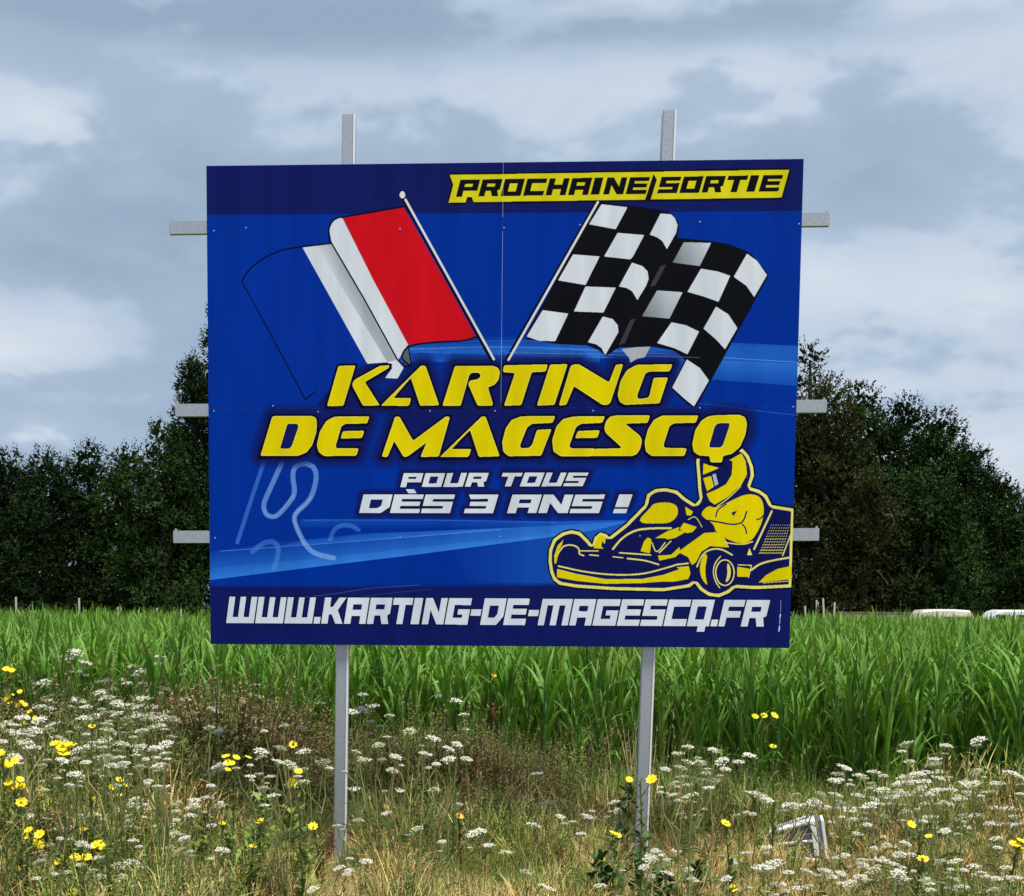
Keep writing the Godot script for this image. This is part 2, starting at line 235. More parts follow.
	["l",[[[900,1332,1017,1329,934,1600,821,1602]],[[1186,1332,1254,1330,1241,1349,1081,1441,1184,1598,1069,1600,997,1469,997,1444,1015,1423]],[[1466,1332,1497,1334,1591,1598,1461,1601,1396,1414,1277,1548,1400,1549,1385,1601,1191,1600]],[[1697,1335,1952,1335,1990,1348,2003,1379,1994,1429,1966,1463,1922,1478,1958,1590,1953,1602,1854,1602,1789,1459,1797,1434,1852,1425,1875,1404,1862,1381,1811,1381,1796,1393,1738,1602,1613,1601]],[[2030,1333,2326,1327,2314,1375,2219,1379,2150,1599,2033,1602,2105,1384,2023,1377]],[[2342,1329,2461,1326,2375,1597,2256,1602]],[[2497,1329,2536,1327,2742,1448,2786,1330,2835,1328,2752,1587,2732,1598,2699,1597,2506,1473,2455,1597,2405,1602,2480,1342]],[[3166,1329,3148,1376,3010,1378,2984,1391,2931,1541,2942,1559,2994,1554,3014,1544,3041,1419,3138,1417,3084,1588,2850,1598,2816,1578,2801,1533,2818,1442,2859,1369,2924,1333]],[[443,1669,713,1668,740,1677,751,1701,748,1774,719,1864,679,1915,621,1937,359,1937],[547,1721,616,1720,624,1740,575,1875,558,1889,495,1889]],[[1114,1671,1097,1719,948,1721,920,1738,880,1873,886,1887,1040,1887,1023,1937,800,1939,762,1911,750,1864,771,1774,817,1701,874,1673]],[[931,1771,1078,1768,1063,1817,914,1821]],[[1290,1673,1319,1673,1414,1836,1639,1672,1665,1676,1591,1942,1464,1946,1507,1847,1377,1942,1349,1946,1284,1838,1237,1946,1198,1943]],[[1883,1673,1908,1673,2007,1941,1864,1945,1803,1764,1677,1892,1813,1892,1794,1945,1597,1946]],[[2383,1672,2364,1717,2225,1723,2192,1747,2143,1871,2154,1888,2207,1884,2227,1865,2259,1764,2358,1759,2290,1937,2068,1941,2031,1910,2023,1845,2046,1753,2085,1697,2151,1673]],[[2718,1673,2701,1717,2556,1724,2523,1747,2479,1874,2493,1888,2652,1888,2633,1941,2421,1941,2372,1908,2363,1832,2391,1740,2436,1691,2509,1675]],[[2537,1772,2685,1767,2670,1817,2518,1820]],[[3022,1668,3007,1718,2855,1723,2956,1804,2971,1833,2961,1890,2938,1927,2906,1940,2624,1940,2641,1892,2824,1888,2835,1882,2727,1787,2714,1754,2726,1707,2753,1676,2796,1668]],[[3347,1669,3330,1718,3186,1721,3155,1739,3116,1867,3123,1885,3274,1888,3259,1939,3038,1940,2998,1909,2989,1848,3008,1765,3049,1697,3106,1669]],[[3457,1669,3619,1665,3659,1681,3673,1724,3665,1797,3630,1880,3579,1925,3517,1940,3513,1982,3434,1982,3428,1940,3359,1937,3320,1911,3310,1859,3329,1765,3369,1703,3410,1677],[3480,1722,3556,1720,3556,1740,3515,1870,3499,1883,3426,1883,3424,1869,3459,1739]]]],
	["x","url","WWW.KARTING-DE-MAGESCQ.FR",[136,2905,3862,2909,3823,3090,110,3088],[1.3,1.3,1.3,0.3,1,1,1,0.9,0.46,1,1.05,0.46,1,1,0.46,1.38,1,1.05,1,1,1,1,0.3,0.95,1.05],0.06],
	["s","white",0,3,[3933,2909,3933,2990]],
	["s","white",0,7,[3932,3004,3930,3031]],
	["s","white",0,4,[3930,3038,3929,3072]],
	["s","white",0,8,[3928,3086,3926,3120]]
]
const HW_POSTS := [[-1.037,1.961,-1.094],[1.116,1.959,1.032]]
const HW_RAILS := [[-2.262,2.184,1.216,1.231],[-2.234,2.203,-0.008,0.01],[-2.258,2.179,-0.875,-0.846]]
const HW_SCREWS := [[0.021,1.191],[-1.732,1.207],[-1.241,-0.024],[-1.552,0.017],[-0.028,-0.02],[0.637,-0.021],[1.982,1.199],[-1.952,1.189],[-1.962,-0.016],[-0.681,1.191],[0.53,1.206],[1.328,1.218],[-0.472,-0.019],[1.356,-0.003],[1.977,0.003],[-1.963,-0.883],[-1.369,-0.881],[-0.674,-0.876],[0.015,-0.87],[0.97,-0.861]]
const HW_SEAM := [0.012,0.002]
const MASSES := [[-14.7,17.6,3.0,1.1,0.42],[-10.3,18.4,4.4,1.6,0.16],[-5.1,21.5,19.2,1.2,-0.6],[13.6,20.9,12.0,1.0,-0.3],[4.8,19.8,8.8,2.0,0.12],[10.6,17.8,3.2,1.8,0.2],[17.2,16.9,6.0,2.4,-0.3],[19.5,11.9,4.4,1.3,0.26],[10.0,20.2,4.8,1.2,0.1],[-15.6,9.5,3.6,1.6,0.4],[-14.0,14.0,4.8,1.8,-0.12],[-10.8,11.4,4.0,1.2,-0.2],[-15.6,6.1,4.8,1.0,0.34],[16.8,9.8,3.6,1.4,-0.05],[20.4,7.4,4.8,1.4,0.12],[16.3,14.2,4.8,0.9,-0.12],[-7.0,17.0,3.6,0.9,0.14],[20.6,18.8,3.6,1.6,0.05],[-11.6,7.9,3.6,1.0,0.1]]
